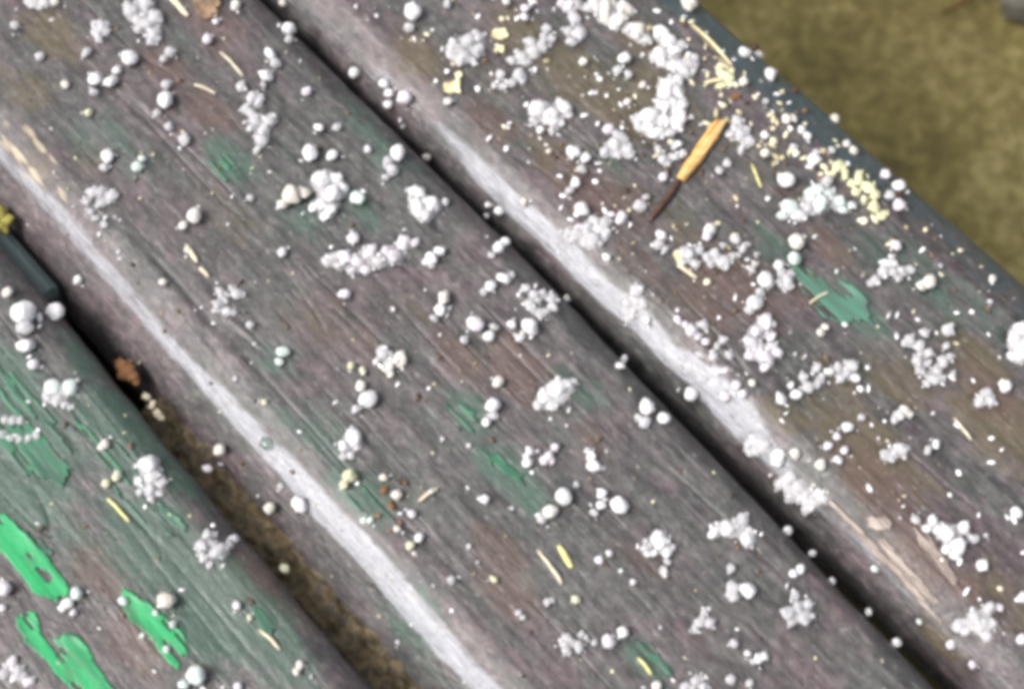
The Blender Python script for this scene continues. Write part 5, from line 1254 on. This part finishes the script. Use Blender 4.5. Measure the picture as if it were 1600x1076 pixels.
for (nm, k, grains, mk, label, cat, part) in [('lichen', 2,
  [(17.43, 89.55, 0.58, 1.66), (19.82, 89.46, 0.44, 1.24), (22.8, 91.05, 0.37, 1.66), (26.26, 90.7, 0.47, 1.75), (24.89, 87.82, 0.4, 1.13), (30.85, 87.62, 0.54, 1.54), (33.51, 87.05, 0.36, 1.02),
   (17.84, 87.08, 0.33, 0.93), (27.92, 87.59, 0.36, 1.03), (28.91, 90.53, 0.29, 1.13), (22.73, 88.5, 0.33, 0.93), (33.67, 88.77, 0.29, 0.82)],
  'lichen', "pale yellow lichen crust on the right slat's outer edge", 'lichen', 'lichen_lobe'),
 ('lichen', 2, [(-19.14, 87.71, 0.56, 1.6), (-21.84, 88.56, 0.34, 0.96), (-16.86, 87.33, 0.45, 1.28), (-17.83, 85.0, 0.37, 1.06), (-19.24, 89.74, 0.34, 0.96), (-15.29, 88.04, 0.26, 0.74)], 'lichen',
  'yellow green tuft beside the teal edge', 'lichen', 'lichen_lobe'),
 ('moss_tuft', 1, [(-111.18, -66.7, -8.36, 1.82), (-109.38, -66.82, -8.36, 1.82), (-110.03, -68.61, -8.36, 1.82), (-108.33, -67.95, -8.47, 1.51), (-112.97, -65.9, -8.52, 1.37)], 'ymoss',
  'yellow moss tuft at the left picture edge', 'moss', 'moss_lobe'),
 ('leaf_fragment', -1, [(-60.18, -68.48, -8.5, 1.31), (-58.13, -68.15, -8.5, 1.74), (-56.02, -68.23, -8.5, 1.59), (-57.48, -69.37, -8.5, 1.45), (-54.38, -68.35, -8.5, 1.16)], 'rust',
  'rust orange leaf fragment in the gap', 'leaf', 'leaf_lobe'),
 ('leaf_fragment', -1, [(-49.31, -68.98, -8.5, 0.86), (-46.88, -69.15, -8.5, 1.01), (-44.55, -69.42, -8.5, 1.0), (-42.82, -69.62, -8.5, 0.72)], 'straw',
  'beige leaf fragment in the gap just below the rusty one', 'leaf', 'leaf_lobe')]:
    lump(nm, k, grains, mk, label, cat, part)

# the countless fine grains that lie between the stones: one mesh of ice, one of plant bits
def fine(name, m, pts, label, cat, sub, seed):
    v, f = ico(sub); rnd = random.Random(seed)
    V, F = [], []
    for (s, t, r) in pts:
        k = 0 if t < -71 else (1 if t < 19.5 else 2)
        tl, tr = edge(SLATS[k], s)
        if not (tl + 2 < t < tr - 2):
            continue
        c = np.array(world(s, t, float(surf(k, s, t)) + r * 0.45))
        e, an = rnd.uniform(0.55, 1.7), rnd.uniform(0, 6.28)
        ca, sa = math.cos(an), math.sin(an)
        n = len(V)
        for p in v:
            x, y, z = p.x * r * e, p.y * r / e, p.z * r * 0.7
            j = 1 + rnd.uniform(-.22, .22)
            V.append((c[0] + (x * ca - y * sa) * j * MM, c[1] + (x * sa + y * ca) * j * MM, c[2] + z * j * MM))
        F += [[a + n for a in q] for q in f]
    o = mesh_obj(name, V, F, m)
    o['kind'] = 'stuff'
    return tag(o, label, cat)
rf = random.Random(77)
ice_pts, bit_pts, dirt_pts = [], [], []
for q in CLUMPS:                                          # powder shed round each clump
    for g in q[3]:
        if rf.random() < 0.8:
            ice_pts.append((g[0] + rf.gauss(0, 2.4), g[1] + rf.gauss(0, 2.0), rf.uniform(0.2, 0.6)))
for q in STONES:
    if rf.random() < 0.7:
        an = rf.uniform(0, 6.28); d = q[3] * rf.uniform(0.9, 1.9)
        ice_pts.append((q[0] + d * math.cos(an), q[1] + d * math.sin(an), q[3] * rf.uniform(0.2, 0.42)))
for _ in range(1000):                                      # thickest at the far end and outer side of the right slat
    s, t = rf.uniform(-150, 135), rf.uniform(32, 98)
    if rf.random() < 0.25 + 0.5 * (s < -10) + 0.35 * (t > 80):
        ice_pts.append((s, t, 0.2 + 0.7 * rf.random() ** 2.2))
    if rf.random() < 0.2 + 0.3 * (s < 20) + 0.45 * (t > 76):
        (bit_pts if rf.random() < 0.45 else dirt_pts).append((s, t, 0.25 + 0.7 * rf.random() ** 2))
for _ in range(130):
    ice_pts.append((rf.uniform(-160, 130), rf.uniform(-125, 15), rf.uniform(0.22, 0.55)))
for _ in range(110):
    bit_pts.append((rf.uniform(-160, 130), rf.uniform(-125, 15), rf.uniform(0.22, 0.5)))
for _ in range(220):                                      # brown grime, most of it at the far ends of the slats
    dirt_pts.append((rf.uniform(-165, 135) - 40 * rf.random(), rf.uniform(-125, 15), 0.2 + 0.6 * rf.random() ** 2))
for _ in range(60):
    bit_pts.append((rf.gauss(0, 22) - 5, rf.gauss(86, 4), rf.uniform(0.4, 1.1)))
fine('fine_ice_grains', ICE['w'], ice_pts, 'fine white ice powder and grains strewn between the hailstones', 'ice grains', 1, 3)
fine('plant_crumbs', BITS, bit_pts, 'fine cream and yellowish plant crumbs strewn over the slats', 'plant crumbs', 1, 4)
fine('grime_crumbs', GRIME, dirt_pts, 'fine brown grime and bark dust scattered over the slats', 'grime', 1, 6)

# loose crumbs of bark, one mesh each
for (s, t, z, r, label) in [(1.43, -46.71, 0.23, 0.56, 'bark crumb by a yellowish hailstone on the middle slat'), (7.52, -44.46, 0.34, 0.84, 'rusty bark crumb amid cream ice bits'),
 (11.48, -45.6, 0.36, 0.91, 'larger rusty bark crumb right of the green paint remnant'), (11.09, -49.29, 0.28, 0.7, 'bark crumb on green tinged wood'),
 (15.47, -46.61, 0.28, 0.7, 'lower bark crumb near the pale edge'), (15.53, -49.76, 0.16, 0.56, 'lowest bark crumb near the pale edge'), (-13.14, 85.59, 0.44, 1.1, 'rusty crumb under the teal edge'),
 (-23.92, 104.46, -8.49, 1.28, 'blackish crumb at the upper end of the teal edge'), (-6.48, 100.03, -4.38, 1.1, 'blackish crumb on the teal edge between two white hailstones'),
 (32.01, 95.74, -1.91, 1.22, 'blackish crumb on the outer edge right of the yellow lichen crust')]:
    me = toned(rs.choice(LUMPY), 'w').copy(); me.materials[0] = MATS['brown' if 'blackish' in label else 'rust' if r > 0.7 else 'tan']
    o = link('bark_crumb', me); o.location = world(s, t, z)
    e = rs.uniform(0.7, 1.5); o.scale = (r * MM * e, r * MM / e, r * MM * 0.6); o.rotation_euler = (0.2, 0.3, rs.uniform(0, 6))
    tag(o, label, 'bark crumb', 'bark crumbs on the bench')

# the split orange bark sliver with its dark stalk
root = bpy.data.objects.new('bark_sliver', None); col.objects.link(root)
(s0, t0), (s1, t1), (s2, t2) = [(-10.12, 77.77), (-5.13, 58.52), (-2.22, 45.53)]
root.location = world(s1, t1, 0)
tag(root, 'bright orange bark sliver with a dark brown stalk, lying on the right slat', 'bark sliver')
for dx, wd, lf, m_ in ((0.0, 3.3, 0.9, ORANGE), (-0.7, 1.3, 1.5, ORANGE), (0.75, 1.1, 1.45, PALEORANGE), (0.1, 0.8, 1.75, PALEORANGE)):
    blade('fibre' if wd < 3 else 'blade', 2, [(s0 + dx * 0.9, t0 + dx * 1.2), ((s0 + s1) / 2 + dx * 0.8, (t0 + t1) / 2 + dx * 0.5), (s1 + dx * 0.5, t1 + dx * 0.2)], wd, m_, lift=lf, parent=root, flat=0.3)
blade('stalk', 2, [(s1, t1), ((s1 + s2) / 2 + 0.3, (t1 + t2) / 2), (s2, t2)], 1.5, BROWN, lift=0.7, parent=root, flat=0.7)

# water drop on the pale edge
(s, t, z, r) = (-19.36, -56.19, -2.62, 1.56)
dm = NT('clear_water')
dm.set(Base_Color=(0.75, 0.9, 0.8), Roughness=0.02, Transmission_Weight=1.0, IOR=1.33)
me = LUMPY[0].copy(); me.materials[0] = dm.m
o = link('water_drop', me); o.location = world(s, t, z); o.scale = (r * MM, r * MM, r * MM * 0.55)
tag(o, 'clear greenish water drop on the pale edge of the middle slat', 'water drop')

# ------------------------------------------------------------------ on the ground at the far corner
tw = [(0.2386, 0.3972, 0.0018), (0.2468, 0.4006, 0.003), (0.2544, 0.405, 0.0034), (0.2615, 0.4102, 0.003), (0.2734, 0.4199, 0.002)]
V, F = [], []
for i, (x, y, r) in enumerate(tw):
    for a in range(8):
        an = a * math.pi / 4
        V.append((x + r * 0.7 * math.cos(an), y + r * 0.7 * math.cos(an) * 0.3, r * (1 + math.sin(an))))
for i in range(len(tw) - 1):
    for a in range(8):
        F.append([i * 8 + a, i * 8 + (a + 1) % 8, (i + 1) * 8 + (a + 1) % 8, (i + 1) * 8 + a])
x0, y0 = tw[0][0], tw[0][1]
F += [list(range(8))[::-1], [(len(tw) - 1) * 8 + a for a in range(8)]]
o = mesh_obj('fallen_twig', [(x - x0, y - y0, z) for x, y, z in V], F, RUST)
o.location = (x0, y0, GROUND_Z + 0.0015)
tag(o, 'reddish brown twig lying on the mossy ground by the top edge', 'twig')
gx0, gy0, gr = (0.2949, 0.4138, 0.03)
GREY = plain('grey_stone', (0.075, 0.068, 0.055), (0.13, 0.12, 0.10), 60, 0.7)
me = stone_meshes(1, 3, 0.25, 'stone')[0]; me.materials[0] = GREY
o = link('stone', me); o.location = (gx0, gy0, GROUND_Z + 0.006); o.scale = (gr, gr * 0.8, 0.016); o.rotation_euler = (0, 0, 0.5)
tag(o, 'dull grey stone on the mossy ground in the top right corner', 'stone')
